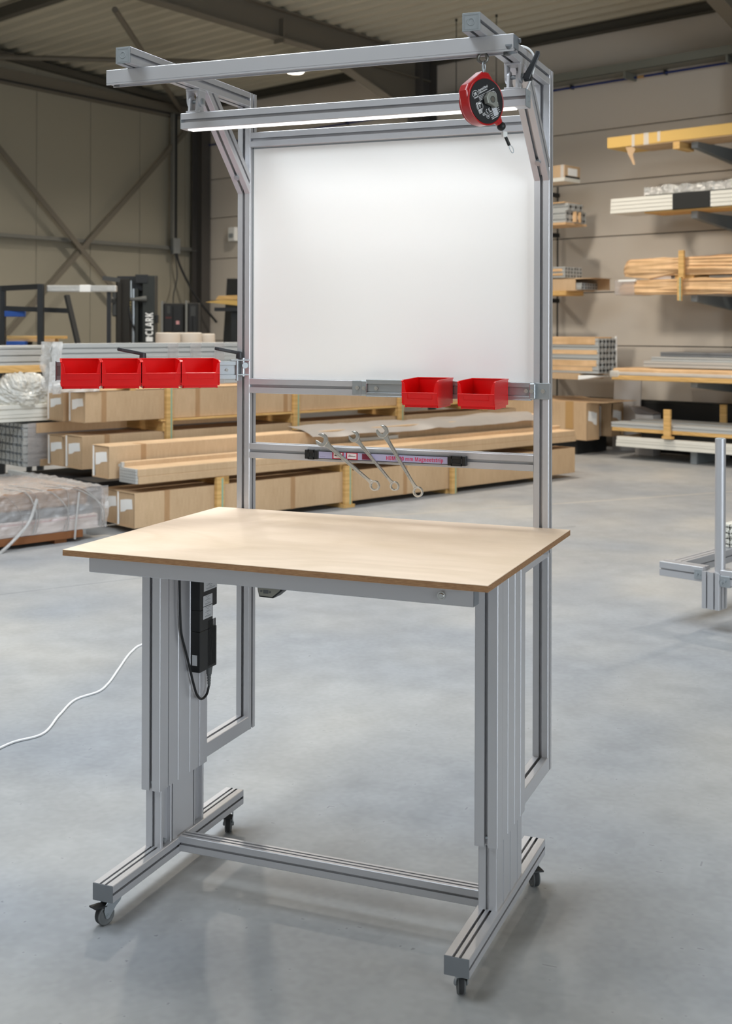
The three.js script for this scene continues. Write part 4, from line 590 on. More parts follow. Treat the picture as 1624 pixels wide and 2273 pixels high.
  bars(pb, [0, 5.2], [0.0, 0.385], [-0.45, 0], 5, 6, M.bg_alu, undefined, true, 0.2, M.cap); part(pb, 'film_wrap', bx(0.04, 3, 0.005, 0.39, 0.004, 0.005), M.film); part(pb, 'card_strip', [bx(0.12, 3, 0.3, 0.39, 0.006, 0.012), bx(0.16, 1.2, 0, 0.06, 0.006, 0.012)], M.card);
  const fp = thing('bar_bundle', 'flat white and grey sections lying on the big pierced bundle at the left edge', 'bundle', rk(-0.3, 0.80, -1.757), RACK_YAW);
  part(fp, 'aluminium_section', profX(-0.4, 5, 0, 0.062, -0.2, 0, [['l', 0]], 0.012, 0.01), M.bg_alu_white); part(fp, 'aluminium_section', profX(0.02, 5, 0.064, 0.15, -0.24, 0, [['l', 0], ['t', 0]], 0.02, 0.012), M.bg_alu_white); part(fp, 'aluminium_section', profX(-0.3, 5, 0, 0.07, -0.45, -0.21, [['t', 0], ['l', 0]], 0.012, 0.01), M.bg_alu); part(fp, 'aluminium_section', profX(-0.25, 5, 0.075, 0.145, -0.45, -0.25, [['t', 0], ['l', 0]], 0.012, 0.01), M.bg_alu_white);
  const bw = thing('bubble_wrap', 'crumpled heap of clear bubble wrap on the flat white sections', 'bubble wrap', rk(0.02, 0.952, -1.9), RACK_YAW);
  { const g = new THREE.SphereGeometry(1, 150, 84), p = g.attributes.position, v = new THREE.Vector3(); for (let i = 0; i < p.count; i++) { v.fromBufferAttribute(p, i); const n = vnoise(v.x * 2.2 + 9, v.y * 2.2 + v.z * 1.7 + 9, 121, 99), m = Math.abs(vnoise(v.x * 7 + 20, v.y * 7 + v.z * 5 + 20, 122, 199) - 0.5), q = vnoise(v.x * 22 + 40, v.y * 22 + v.z * 19 + 40, 123, 399), w = Math.abs(vnoise(v.x * 13 + 60, v.y * 13 + v.z * 11 + 60, 124, 399) - 0.5), r = 0.74 + n * 0.42 + m * 0.24 + w * 0.16 + q * 0.06; p.setXYZ(i, v.x * r * 0.25, Math.max(-0.02, 0.1 + v.y * r * 0.17), v.z * r * 0.17); } g.computeVertexNormals(); part(bw, 'wrap', g, M.plastic); }
  // dark sections low down between the wrapped pallet and the boxes, with a pale rail end
  const ds = thing('dark_bars', 'black steel sections lying low between the film wrapped pallet and the cardboard boxes', 'bars', rk(0.02, 0.0, -0.62), RACK_YAW); for (let k = 0; k < 4; k++) part(ds, 'bar', bx(rr(-0.05, 0.05), 5.4, 0.06, 0.36 - k * 0.02, -0.4 * k - 0.36, -0.4 * k, 0.006), M.darkSteel); part(ds, 'skid', [bx(0.5, 0.6, 0, 0.06, -1.55, 0), bx(3.5, 3.6, 0, 0.06, -1.55, 0)], M.timber);
  const re = thing('steel_rail', 'pale steel rail end lying across behind the film wrapped pallet', 'rail', rk(-0.27, 0.37, -0.3), RACK_YAW); part(re, 'rail', profZ(0, 0.035, 0, 0.03, -1.3, 0, [['t', 0]], 0.01, 0.01), M.bg_alu); part(re, 'leg', [bx(0, 0.03, -0.37, 0, -0.06, -0.03), bx(0, 0.03, -0.37, 0, -1.25, -1.22)], M.bg_alu);
  // film wrapped pallet in front
  const fw = thing('wrapped_pallet', 'low pallet load wrapped in wrinkled clear film at the left edge', 'pallet load', rk(-0.31, 0, -0.06), RACK_YAW);
  part(fw, 'pallet_board', bx(-2.9, -0.12, 0.03, 0.085, -1.1, 0.012, 0.004), M.brown); for (const x of [-0.25, -1.3, -2.6]) part(fw, 'pallet_block', bx(x - 0.1, x, 0, 0.03, -1.1, -0.01), M.brown);
  part(fw, 'carton', bx(-2.95, -0.06, 0.27, 0.405, -1.08, -0.02, 0.02), M.cardDark); part(fw, 'grey_band', bx(-2.9, -0.02, 0.2, 0.27, -1.07, -0.02, 0.004), M.greyBand); part(fw, 'base_sheet', bx(-2.95, 0.02, 0.085, 0.2, -1.1, 0.0, 0.01), std('#d9cdc6', 0.7)); part(fw, 'printed_edge', bx(-2.9, 0.0, 0.176, 0.184, -1.0, 0.002), M.redPrint);
  const wrapTop = crumple(3.1, 1.15, 90, 34, 0.02, 131).rotateX(-Math.PI / 2).translate(-1.5, 0.408, -0.54), wrapFront = crumple(3.1, 0.32, 130, 24, 0.035, 135).translate(-1.47, 0.25, 0.006), wrapEnd = crumple(1.15, 0.32, 34, 16, 0.05, 139).rotateY(Math.PI / 2).translate(0.035, 0.25, -0.54);
  part(fw, 'film_wrap', [wrapTop, wrapFront, wrapEnd], M.film, 'wrinkled clear film'); 
  const folds = []; for (let k = 0; k < 13; k++) { const x = -0.02 - k * 0.11 - rr(0, 0.1), s = rr(-0.2, 0.2); folds.push(tube([[x + s, 0.415, -rr(0.1, 0.5)], [x + s * 0.6, 0.414, -0.02], [x, 0.39, 0.02], [x - s, 0.25, 0.035 + rr(0, 0.02)], [x - s * 1.3 - 0.03, 0.1, 0.03]], rr(0.0015, 0.006), 24, 5)); } folds.push(tube([[-0.52, 0.36, 0.03], [-0.6, 0.2, 0.06], [-0.75, 0.06, 0.07], [-0.85, 0.0, 0.09]], 0.012, 24, 6), tube([[-0.16, 0.38, 0.02], [-0.2, 0.2, 0.05], [-0.22, 0.03, 0.06]], 0.008, 24, 6));
  part(fw, 'film_fold', folds, M.filmWhite, 'white stretched folds of film');
}
// ------------------------------------------------------------------ things far left: steel frame, forklift, cabinets, rolls
{
  const K2 = (u, v, D) => [(u - 812) * D / 2711.26, 1.6371 + (727.45 - v) * D / 2711.26];
  const D = 13, Q = (u, v) => K2(u, v, D);
  const sf = thing('welded_stand', 'black welded steel frame standing behind the stacked bars at the left edge', 'frame', CAMF(0, 0, -D), CAMF.yaw);
  const b = (a, c, w, h, m = M.darkSteel, n = 'bar') => part(sf, n, beam(a, c, w, h), m);
  const [xa, yt] = Q(6, 640), [xb] = Q(107, 632); b([xa, 0, 0], [xa, yt, 0], 0.055, 0.055, M.darkSteel, 'upright'); b([xb, 0, 0.3], [xb, yt + 0.035, 0.3], 0.06, 0.06, M.darkSteel, 'upright'); b([xa, yt, 0], [xb, yt + 0.01, 0.3], 0.055, 0.055, M.darkSteel, 'top_bar');
  const [, ym] = Q(80, 684); b([xa, ym, 0], [xb + 0.3, ym - 0.03, 0.2], 0.05, 0.05, M.darkSteel, 'cross_bar'); b([xa - 0.8, yt - 0.03, 0], [xa, yt, 0], 0.055, 0.055, M.darkSteel, 'top_bar');
  part(sf, 'clamp', [bx(xa + 0.03, xa + 0.24, Q(0, 703)[1], Q(0, 690)[1], -0.03, 0.05, 0.008)], M.blueTarp, 'blue clamp'); part(sf, 'clamp', [bx(xa + 0.05, xa + 0.26, Q(0, 768)[1], Q(0, 757)[1], -0.03, 0.05, 0.008)], M.blueTarp, 'blue clamp');
  const ln = thing('steel_bar', 'black steel bar leaning beside the welded frame', 'bar', CAMF(0, 0, -D + 0.4), CAMF.yaw); const [l0x, l0y] = K2(148, 655, 12.6), [l1x, l1y] = K2(177, 760, 12.6); part(ln, 'bar', beam([l0x, l0y, 0], [l0x + (l1x - l0x) * l0y / (l0y - l1y), 0.0, 0.35], 0.055, 0.03), M.darkBoard);
  const wp = thing('wrapped_bar', 'bar wrapped in silvery film reaching from the black frame towards the forklift', 'bar', CAMF(0, 0, -D + 0.25), CAMF.yaw); const [w0, wy] = K2(104, 640, 12.75), [w1, wy2] = K2(258, 641, 12.75); part(wp, 'bar', bx(w0, w1, wy - 0.035, wy + 0.035, -0.05, 0.02, 0.012), M.foil); part(wp, 'tape', bx(w0 + 0.34, w0 + 0.46, wy - 0.037, wy + 0.038, -0.052, 0.022, 0.008), M.white); part(wp, 'stand', [bx(w1 - 0.1, w1 - 0.06, 0, wy - 0.035, -0.035, 0.0)], M.darkSteel);
  const tb = thing('timber_bundle', 'bundle of pale boards lying on the black frame near the left edge', 'timber', CAMF(0, 0, -D), CAMF.yaw); const [t0] = Q(12, 0), [t1, ty] = Q(140, 748); part(tb, 'board', bx(t0, t1, ty - 0.02, ty + 0.012, -0.2, -0.05, 0.004), M.timber); part(tb, 'board', bx(t0 + 0.02, t1 - 0.1, ty - 0.05, ty - 0.022, -0.22, -0.04, 0.004), M.kraft); part(tb, 'support', bx(t0 + 0.2, t0 + 0.25, 0, ty - 0.05, -0.15, -0.1), M.darkSteel);
  // forklift mast
  const DF = 14.5, G = (u, v) => K2(u, v, DF), fk = thing('forklift', 'dark forklift mast with white lettering on its side, behind the stacked bars', 'forklift', CAMF(0, 0, -DF), CAMF.yaw);
  const X = (u) => G(u, 0)[0], Y = (v) => G(0, v)[1];
  part(fk, 'mast_channel', [bx(X(300), X(345), 0, Y(610), -0.16, -0.08, 0.006), bx(X(318), X(345), 0, Y(612), -0.08, 0.06, 0.006), bx(X(302), X(308), 0, Y(640), -0.08, 0.05)], M.steel.clone ? std('#2e312f', 0.5, 0.3) : M.steel); part(fk, 'mast_channel', [bx(X(258), X(289), 0, Y(618), -0.12, 0.04, 0.008), bx(X(262), X(272), 0, Y(626), 0.04, 0.09, 0.006)], std('#27241f', 0.55, 0.3));
  part(fk, 'top_beam', [bx(X(258), X(345), Y(645), Y(612), -0.12, -0.02, 0.006), bx(X(302), X(330), Y(628), Y(609), -0.02, 0.07, 0.006)], M.darkSteel); part(fk, 'load_guard', beam([X(231), Y(617), 0.1], [X(268), Y(622), 0.05], 0.05, 0.05), M.steel); part(fk, 'hose_guide', [bx(X(250), X(262), Y(702), Y(634), -0.05, 0.06, 0.02), rod([X(254), Y(664), 0.06], [X(254), Y(668), 0.1], 0.03, 12)], M.steel);
  part(fk, 'lift_cylinder', [rod([X(296), 0, 0], [X(296), Y(640), 0], 0.022, 14), rod([X(291), Y(660), 0.02], [X(291), Y(622), 0.02], 0.014, 10)], M.zinc); part(fk, 'horn', rod([X(292), Y(664), 0.1], [X(328), Y(662), 0.08], 0.014, 14, 0.035), std('#5b5c59', 0.5)); part(fk, 'chain', [0, 1, 2, 3, 4, 5, 6, 7].map((k) => bx(X(287), X(291), Y(650 + k * 6 + 4), Y(650 + k * 6), 0.0, 0.02)), std('#a89a6c', 0.5, 0.4)); part(fk, 'hose', tube([[X(287), Y(680), 0.04], [X(294), Y(715), 0.05], [X(302), Y(740), 0.02], [X(303), 0.9, 0]], 0.012, 30), M.black);
  const tg = new TextGeometry('CLARK', { font, size: 0.083, depth: 0.004, curveSegments: 4 }); tg.computeBoundingBox(); const tw = tg.boundingBox.max.x; tg.scale((Y(693) - Y(744)) / tw, 1.08, 1); tg.rotateZ(Math.PI / 2); tg.translate(X(341.5), Y(744), 0.061); part(fk, 'lettering', tg, M.white, 'white letters reading CLARK upwards');
  part(fk, 'emblem', [bx(X(326), X(341), Y(757), Y(747), 0.06, 0.064, 0.001), bx(X(329), X(333), Y(748), Y(745), 0.06, 0.064)], M.white); part(fk, 'side_box', bx(X(345), X(351), Y(716), Y(698), -0.05, 0.04, 0.006), M.black);
  part(fk, 'truck_body', [bx(X(268), X(350), 0.12, 1.05, -0.9, -0.18, 0.05)], M.darkSteel); part(fk, 'fork', [bx(X(262), X(280), 0.02, 0.06, 0.02, 0.6), bx(X(320), X(338), 0.02, 0.06, 0.02, 0.6)], M.steel); for (const x of [X(262), X(340)]) part(fk, 'wheel', rod([x - 0.06, 0.2, -0.4], [x + 0.06, 0.2, -0.4], 0.2, 20), M.tread);
  // charger cabinets, standing near the corner column
  const DC = 17, cab = (n, lab, u0, u1, v0, v1) => { const [x0, y1] = K2(u0, v0, DC), [x1, y0] = K2(u1, v1, DC), c = thing(n, lab, 'cabinet', CAMF(x0, 0, -DC), CAMF.yaw), w = x1 - x0; part(c, 'housing', bx(0, w, y0 - 0.3, y1, -0.25, 0, 0.015), M.darkBoard); part(c, 'side_profile', [bx(-0.03, 0, 0, y1 + 0.03, -0.2, 0.01)], M.girt); part(c, 'foot_frame', bx(0.02, w - 0.02, 0, y0 - 0.3, -0.22, -0.03), M.darkSteel); part(c, 'door_panel', bx(0.02, w * 0.46, y0 + 0.02, y1 - 0.03, 0, 0.012, 0.004), M.black); part(c, 'door_panel', bx(w * 0.5, w - 0.02, y0 + 0.02, y1 - 0.03, 0, 0.012, 0.004), M.black); return [c, w, y0, y1]; };
  { const [c, w, y0, y1] = cab('charger_cabinet', 'wider black charger cabinet standing right of the forklift mast', 362, 407, 672, 738); part(c, 'sticker', bx(w * 0.64, w * 0.8, y0 + 0.12, y0 + 0.17, 0.012, 0.014), M.redPrint); part(c, 'red_bar', bx(w * 0.12, w * 0.42, y0 + 0.2, y0 + 0.225, 0.012, 0.015), std('#4a1d1c', 0.6)); part(c, 'gauge', bx(w * 0.2, w * 0.36, y0 + 0.27, y0 + 0.38, 0.012, 0.015), M.steel); }
  { const [c, w, y0, y1] = cab('charger_cabinet', 'narrow black charger cabinet in front of the corner column', 416, 440, 671, 742); part(c, 'gauge', bx(w * 0.3, w * 0.75, y0 + 0.26, y0 + 0.4, 0.012, 0.015), M.steel); }
  // rolls on the far bars
  const rs = thing('box_stack', 'brown box behind the silver bundle that carries the pale rolls', 'box', rk(1.2, 0.0, -2.1), RACK_YAW); part(rs, 'box', bx(0, 1.6, 0.98, 1.38, -0.5, 0, 0.01), M.cardDark); part(rs, 'support', bx(0.2, 0.35, 0, 0.98, -0.48, -0.38), M.timber); part(rs, 'support', bx(1.3, 1.45, 0, 0.98, -0.48, -0.38), M.timber);
  for (const [x, r, y, lab] of [[1.895, 0.128, 1.592, 'leftmost of the three pale film rolls beside the lettered mast'], [2.165, 0.13, 1.592, 'middle one of the three pale film rolls beside the lettered mast'], [2.39, 0.085, 1.58, 'rightmost and smallest of the three pale film rolls']]) { const t = thing('film_roll', lab, 'roll', rk(x, 1.38, -2.35), RACK_YAW, 'film rolls behind the silver bundle'); part(t, 'film', new THREE.LatheGeometry([[0.035, 0], [r - 0.01, 0], [r, 0.01], [r, y - 1.39], [r - 0.01, y - 1.38], [0.035, y - 1.38]].map((p) => new THREE.Vector2(...p)), 36), std('#c6beb2', 0.45)); part(t, 'core', rod([0, -0.001, 0], [0, y - 1.378, 0], 0.034, 18), M.card); }
  // tall dark panels with kraft packets, half hidden by the left bench post
  const tp = thing('leaning_board', 'tall black board leaning on the back wall behind the left bench post', 'board', HALL(-7.6, 0, 2.45), CAMF.yaw); part(tp, 'board', poly([[0.02, 0], [0.62, 0], [0.62, 2.42], [0.16, 2.42]], 0.05, 0.004), M.darkBoard);
  const kp = thing('wrapped_bundle', 'thin golden paper packet sticking out left of the left bench post', 'packet', HALL(-7.22, 0, 2.8), CAMF.yaw); part(kp, 'packet', poly([[-0.14, 2.035], [0.6, 1.96], [0.6, 2.06], [0.1, 2.07]], 0.12, 0.004), M.gold); part(kp, 'packet', poly([[0.02, 2.075], [0.6, 2.07], [0.6, 2.15], [0.06, 2.13]], 0.12, 0.004), M.timber); part(kp, 'arm', bx(0.0, 0.6, 1.9, 1.955, -0.1, 0.12), M.darkSteel); part(kp, 'bracket', bx(0.25, 0.33, 0, 1.9, -0.02, 0.03), M.darkSteel);
}
// ================================================================== CANTILEVER RACK AND STOCK ON THE BACK WALL (frame HALL)
{
  const rack = thing('cantilever_rack', 'dark grey cantilever rack arms with pale tips at the right edge', 'rack', HALL(-0.05, 0, 0), HALL_YAW);
  part(rack, 'upright', bx(0.02, 0.14, 0, 5.0, 0.02, 0.2, 0.005), M.darkSteel);
  [[0.0, 0.16], [0.935, 0.99], [1.985, 2.06], [3.0, 3.088], [3.86, 3.943]].forEach(([y0, y1], i) => {
    const q = i ? -0.15 : -0.32, g = poly([[q, y1], [-1.19, y1], [-1.19, y0], [q, y0 - (i ? 0.1 : 0)]], 0.075, 0.003).applyMatrix4(Mx).translate(-0.0375, 0, 0); const a = part(rack, i ? 'arm' : 'base_foot', g, std('#7e8486', 0.5, 0.3)); part(a, 'end_cap', bx(-0.04, 0.04, y0 - 0.002, y1 + 0.002, 1.16, 1.195, 0.003), M.capLight);
  });
  const r2 = thing('cantilever_rack', 'slim dark rack on the back wall, half hidden by the right bench post', 'rack', HALL(-2.85, 0, 0), HALL_YAW); part(r2, 'upright', bx(-0.006, 0.006, 0, 3.7, 0.02, 0.045, 0.002), M.darkSteel);
  for (const y of [0.92, 2.02, 2.965, 3.545]) part(r2, 'arm', bx(-0.03, 0.03, y, y + 0.06, 0.02, 1.19, 0.004), M.darkSteel);
  const gb = thing('wrapped_box', 'long golden cardboard box with film patches on the top arm of the right rack', 'box', HALL(-1.189, 3.945, 1.35), HALL_YAW);
  part(gb, 'carton', bx(0, 2.9, 0, 0.14, -0.55, 0, 0.008), M.gold); part(gb, 'bottom_liner', bx(0.35, 2.9, -0.012, 0, -0.5, -0.01, 0.003), M.card); part(gb, 'film_patch', [bx(0.36, 0.4, -0.01, 0.142, -0.3, 0.002), bx(0.53, 0.6, -0.005, 0.142, -0.3, 0.003), bx(0.72, 0.76, 0.02, 0.142, -0.3, 0.002)], M.filmWhite);
  part(gb, 'torn_flap', (() => { const g = poly([[0.26, 0.0], [0.38, -0.005], [0.4, -0.05], [0.365, -0.11], [0.4, -0.24], [0.37, -0.235], [0.3, -0.1]], 0.004); return g.translate(0, 0, -0.02); })(), M.card, 'torn flap hanging down'); part(gb, 'wood_block', [bx(0.94, 1.03, -0.1, -0.012, -0.35, 0.01, 0.003), beam([0.98, -0.09, 0.0], [1.05, -0.1, -0.2], 0.02, 0.02)], M.timber);
  const wpz = thing('bar_bundle', 'bundle of four white sections with a black wrapped band on the right rack', 'bundle', HALL(-1.137, 3.11, 1.35), HALL_YAW); bars(wpz, [0, 2.8], [0, 0.19], [-0.5, 0], 4, 1, M.bg_alu_white, [], false); part(wpz, 'black_wrap', bx(0.88, 1.38, -0.003, 0.194, -0.505, 0.006, 0.006), M.darkBoard); part(wpz, 'board', bx(0.47, 2.8, -0.02, -0.003, -0.5, -0.03), M.timber);
  { const g = new THREE.BoxGeometry(2.3, 0.1, 0.4, 220, 8, 20), p = g.attributes.position; for (let i = 0; i < p.count; i++) { const x = p.getX(i), y = p.getY(i), z = p.getZ(i), n = vnoise(x * 16 + 40, z * 9 + y * 20 + 20, 151, 999) - 0.5; const q = vnoise(x * 70 + 300, z * 60 + y * 70 + 90, 152, 9999) - 0.5; if (y > -0.04) p.setY(i, y + n * 0.03 + q * 0.022); p.setZ(i, z + n * 0.012 + q * 0.018); } g.computeVertexNormals(); const fb = thing('film_bundle', 'flat film wrapped packet lying on the white sections of the right rack', 'packet', HALL(-0.668 + 1.15, 3.362, 1.12), HALL_YAW); part(fb, 'film', g, M.foil); }
  const paperBundle = (lab, x0, y0, y1, sd) => {
    const b = thing('wrapped_bundle', lab, 'bundle', HALL(x0, y0, 1.35), HALL_YAW), h = y1 - y0, g = new THREE.BoxGeometry(2.6, h, 0.42, 110, 22, 14), p = g.attributes.position;
    for (let i = 0; i < p.count; i++) {
      let x = p.getX(i) + 1.3, y = p.getY(i) / h, z = p.getZ(i) / 0.42; const t = Math.max(0, 1 - x / 0.16), fold = Math.abs(vnoise(x * 0.9 + sd, (y + 0.5) * 5 + x * 0.5 + sd, 161, 999) - 0.5) * 2, fine = vnoise(x * 5 + sd, (y + 0.5) * 12 + z * 3 + x * 1.2, 162, 999) - 0.5;
      const sq = 1 - 0.5 * t * t, rx = Math.abs(z) > 0.49 ? 1 : 0, ry = Math.abs(y) > 0.49 ? 1 : 0;
      p.setXYZ(i, x + (rx || ry ? fine * 0.012 : fine * 0.03), (y * sq + 0.5 - 0.18 * t * t) * h + (ry ? fine * 0.016 + (fold - 0.5) * 0.016 : 0), -0.21 + z * 0.42 * sq + (rx ? Math.sign(z) * ((fold - 0.7) * 0.03 - (Math.abs(y) > 0.4 ? 0.014 : 0) + fine * 0.008) : 0));
    }
    const m = metric(g); m.computeVertexNormals(); part(b, 'paper_wrap', m, M.kraft); return b; };
  const pbu = paperBundle('upper brown paper bundle on the third arm of the right rack', -1.0, 2.315, 2.53, 3); part(pbu, 'loose_sheet', poly([[0.05, -0.01], [0.4, -0.05], [0.85, 0.03], [0.8, 0.07], [0.1, 0.05]], 0.1, 0.01).translate(0, 0, -0.12), M.kraft);
  const pbl = paperBundle('lower brown paper bundle with film at its end on the third right rack arm', -1.068, 2.075, 2.26, 17); part(pbl, 'film_wrap', bx(-0.004, 0.28, -0.004, 0.19, -0.42, 0.008, 0.012), M.film); part(pbl, 'tape', bx(0.05, 0.3, 0.165, 0.192, -0.1, 0.009, 0.004), M.white);
  const bl = thing('wood_block', 'wooden block and paper between the two brown paper bundles', 'timber', HALL(-0.6, 2.262, 1.3), HALL_YAW); part(bl, 'block', bx(0.35, 0.6, 0, 0.05, -0.4, 0, 0.003), M.timber); part(bl, 'sheet', poly([[0.0, 0], [0.3, 0], [0.28, 0.05], [0.18, 0.06]], 0.05).translate(0, 0, -0.06), M.paper);
  post('timber stake standing in front of the upper brown paper bundle', HALL, -0.142, 0.07, [2.275, 2.6], 1.375, { strap: false, group: 'stakes of the right rack' }); post('strapped timber stake in front of the lower brown paper bundle', HALL, -0.155, 0.05, [1.99, 2.275], 1.375, { group: 'stakes of the right rack' });
  const md = thing('bar_bundle', 'thin grey sections lying behind the kraft bundle on the second arm of the right rack', 'bundle', HALL(-0.8, 1.165, 1.1), HALL_YAW); part(md, 'aluminium_section', profX(0, 2.4, 0, 0.075, -0.5, 0, [['l', 0]], 0.01, 0.01), M.bg_alu); part(md, 'aluminium_section', profX(0.08, 2.4, 0.078, 0.13, -0.4, -0.05, [['l', 0]], 0.01, 0.01), M.bg_alu); part(md, 'aluminium_section', profX(0.18, 2.4, 0.135, 0.19, -0.4, -0.1, [['l', 0]], 0.012, 0.01), M.aluDark);
  const mk = thing('wrapped_bundle', 'tan wrapped bundle with whitish film end on the second arm of the right rack', 'bundle', HALL(-1.14, 1.0, 1.36), HALL_YAW); part(mk, 'board', bx(0.03, 2.7, 0, 0.06, -0.6, 0, 0.01), M.timber); part(mk, 'film_wrap', bx(0.0, 0.14, 0.03, 0.12, -0.58, 0.006, 0.02), M.plastic); part(mk, 'packet', bx(0.04, 2.7, 0.06, 0.15, -0.58, -0.01, 0.02), M.kraft); part(mk, 'film_edge', bx(0.1, 2.7, 0.06, 0.105, -0.5, 0.0, 0.01), M.plastic);
  const lo = thing('bar_bundle', 'grey sections on a tan board low on the right rack, held by two timber stakes', 'bundle', HALL(-1.115, 0.355, 1.35), HALL_YAW); part(lo, 'board', bx(0.01, 2.7, 0, 0.045, -0.7, 0, 0.003), M.timber); part(lo, 'aluminium_section', profX(0, 2.7, 0.046, 0.11, -0.3, 0, [['l', 0], ['t', 0]], 0.012, 0.01), M.bg_alu); part(lo, 'aluminium_section', profX(0.1, 2.7, 0.046, 0.125, -0.7, -0.31, [['l', 0], ['t', 0]], 0.012, 0.01), M.bg_alu);
  post('timber stake in front of the low grey sections, left of two', HALL, -0.347, 0.09, [0.3, 0.66], 1.36, { strap: false, group: 'stakes of the right rack', foot: true }); post('timber stake behind the low grey sections, right of two', HALL, -0.02, 0.085, [0.3, 0.7], 0.55, { strap: false, group: 'stakes of the right rack' });
  const lw = thing('bar_bundle', 'white sections lowest on the right rack just above the floor', 'bundle', HALL(-1.045, 0.162, 1.35), HALL_YAW); part(lw, 'aluminium_section', profX(0, 2.7, 0, 0.075, -0.6, 0, [['l', 0.01]], 0.008, 0.008), M.bg_alu_white); part(lw, 'aluminium_section', profX(0.01, 2.7, 0.078, 0.125, -0.6, 0, [['t', 0]], 0.01, 0.01), M.bg_alu_white); part(lw, 'packing', bx(0.3, 2.7, 0.128, 0.19, -0.65, -0.1), M.darkBoard);
  const db = thing('black_boards', 'long black boards leaning low against the back wall behind the right rack', 'board', HALL(-1.42, 0, 0.25), HALL_YAW); part(db, 'board', bx(0, 1.75, 0, 0.68, -0.03, 0, 0.003), M.darkBoard); part(db, 'board', bx(0.1, 1.75, 0, 0.66, 0.005, 0.03, 0.003), M.black);
  const tg = thing('leaning_board', 'tall pale grey board leaning on the wall beside the black boards', 'board', HALL(-1.72, 0, 0.34), HALL_YAW); part(tg, 'board', poly([[0, 0], [0.4, 0], [0.45, 1.02], [0.03, 1.02]], 0.02, 0.002), M.greyBoard);
  const sb = thing('grey_box', 'small open grey box in front of the black boards', 'box', HALL(-1.13, 0.0, 0.75), HALL_YAW); part(sb, 'body', bx(0, 0.26, 0.0, 0.53, -0.2, 0, 0.004), M.greyBoard); part(sb, 'lid', poly([[-0.1, 0.63], [0.02, 0.62], [0.27, 0.545], [0.26, 0.535], [0.0, 0.535]], 0.2, 0.003).translate(0, 0, -0.2), std('#6b6461', 0.8));
  // stock left of it, ends towards the aisle
  const gs = 'bundles with sawn ends left on the back wall';
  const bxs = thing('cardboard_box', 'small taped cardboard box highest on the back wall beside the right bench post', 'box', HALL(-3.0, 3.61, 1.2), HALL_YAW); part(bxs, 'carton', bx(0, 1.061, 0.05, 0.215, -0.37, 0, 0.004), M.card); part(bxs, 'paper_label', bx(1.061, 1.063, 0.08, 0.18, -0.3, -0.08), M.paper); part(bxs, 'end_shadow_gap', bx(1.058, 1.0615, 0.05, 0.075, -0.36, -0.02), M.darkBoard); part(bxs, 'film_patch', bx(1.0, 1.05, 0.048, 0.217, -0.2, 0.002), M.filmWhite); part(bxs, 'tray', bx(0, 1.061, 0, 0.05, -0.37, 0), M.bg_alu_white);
  const b2 = thing('bar_bundle', 'bundle of bars with pierced ends on the second level beside the right bench post', 'bundle', HALL(-3.0, 3.02, 1.2), HALL_YAW); bars(b2, [0, 1.08], [0.04, 0.2], [-0.49, 0], 2, 5, M.bg_alu, undefined, true, 0.24, M.darkBoard); bars(b2, [0, 1.1], [0.2, 0.3], [-0.38, -0.03], 1, 3, M.bg_alu, undefined, true, 0.24, M.darkBoard); part(b2, 'kraft_sheet', [bx(0, 1.09, 0.01, 0.04, -0.49, 0.01), bx(0, 1.06, 0.3, 0.315, -0.38, 0.0), bx(1.0, 1.12, 0.05, 0.19, -0.31, -0.29), bx(1.0, 1.13, 0.05, 0.19, -0.19, -0.17)], M.kraft); 
  const b3 = thing('bar_bundle', 'small bundle of pierced bars lying above the open cardboard sleeve beside the right post', 'bundle', HALL(-3.0, 2.325, 1.2), HALL_YAW); bars(b3, [0, 1.066], [0, 0.145], [-0.42, 0], 3, 6, M.bg_alu, undefined, true, 0.26, M.darkBoard); part(b3, 'kraft_sheet', [bx(0, 1.04, 0.03, 0.06, -0.05, 0.006), bx(0, 1.03, 0.085, 0.12, -0.05, 0.006)], M.kraft);
  const b4 = thing('cardboard_box', 'open cardboard sleeve full of bars with a long slanting lid beside the right post', 'box', HALL(-3.0, 2.11, 1.2), HALL_YAW); part(b4, 'sleeve', [bx(0, 1.26, 0.04, 0.05, -0.42, 0), bx(0, 1.24, 0.05, 0.2, -0.006, 0), bx(0, 1.5, 0.05, 0.2, -0.42, -0.414)], M.card); part(b4, 'lid', poly([[0, 0.195], [1.26, 0.205], [1.55, 0.2], [1.26, 0.19]], 0.42).translate(0, 0, -0.42), M.card); bars(b4, [0.5, 1.32], [0.055, 0.14], [-0.4, -0.02], 2, 6, M.bg_alu, undefined, true, 0.26, M.darkBoard); part(b4, 'block', bx(0.7, 1.1, -0.02, 0.04, -0.4, 0.02), M.timber);
  const b5 = thing('bar_bundle', 'tall bundle of bars with kraft layers and pierced end, right of the right bench post', 'bundle', HALL(-3.2, 1.07, 1.35), HALL_YAW); bars(b5, [0, 1.895], [0, 0.45], [-0.41, 0], 6, 5, M.bg_alu, undefined, true, 0.27, M.darkBoard); part(b5, 'kraft_sheet', [bx(0, 1.84, 0.37, 0.47, -0.4, 0.008, 0.004), bx(0, 1.87, 0.245, 0.3, -0.3, 0.006), bx(0, 1.86, 0.09, 0.17, -0.3, 0.006), bx(0.6, 1.8, 0.03, 0.085, -0.2, 0.005)], M.kraft); part(b5, 'end_board', bx(1.88, 1.9, 0, 0.48, -0.43, -0.41), M.paper);
  const b6 = thing('cardboard_tray', 'flat cardboard tray under the tall bar bundle, right of the right bench post', 'tray', HALL(-3.2, 0.985, 1.38), HALL_YAW); part(b6, 'tray', bx(0, 1.61, 0, 0.08, -0.6, 0, 0.004), M.card); part(b6, 'white_flap', poly([[1.6, 0], [1.75, 0.02], [1.9, 0.05], [1.75, 0.062], [1.6, 0.055]], 0.3, 0.002).translate(0, 0, -0.3), M.paper);
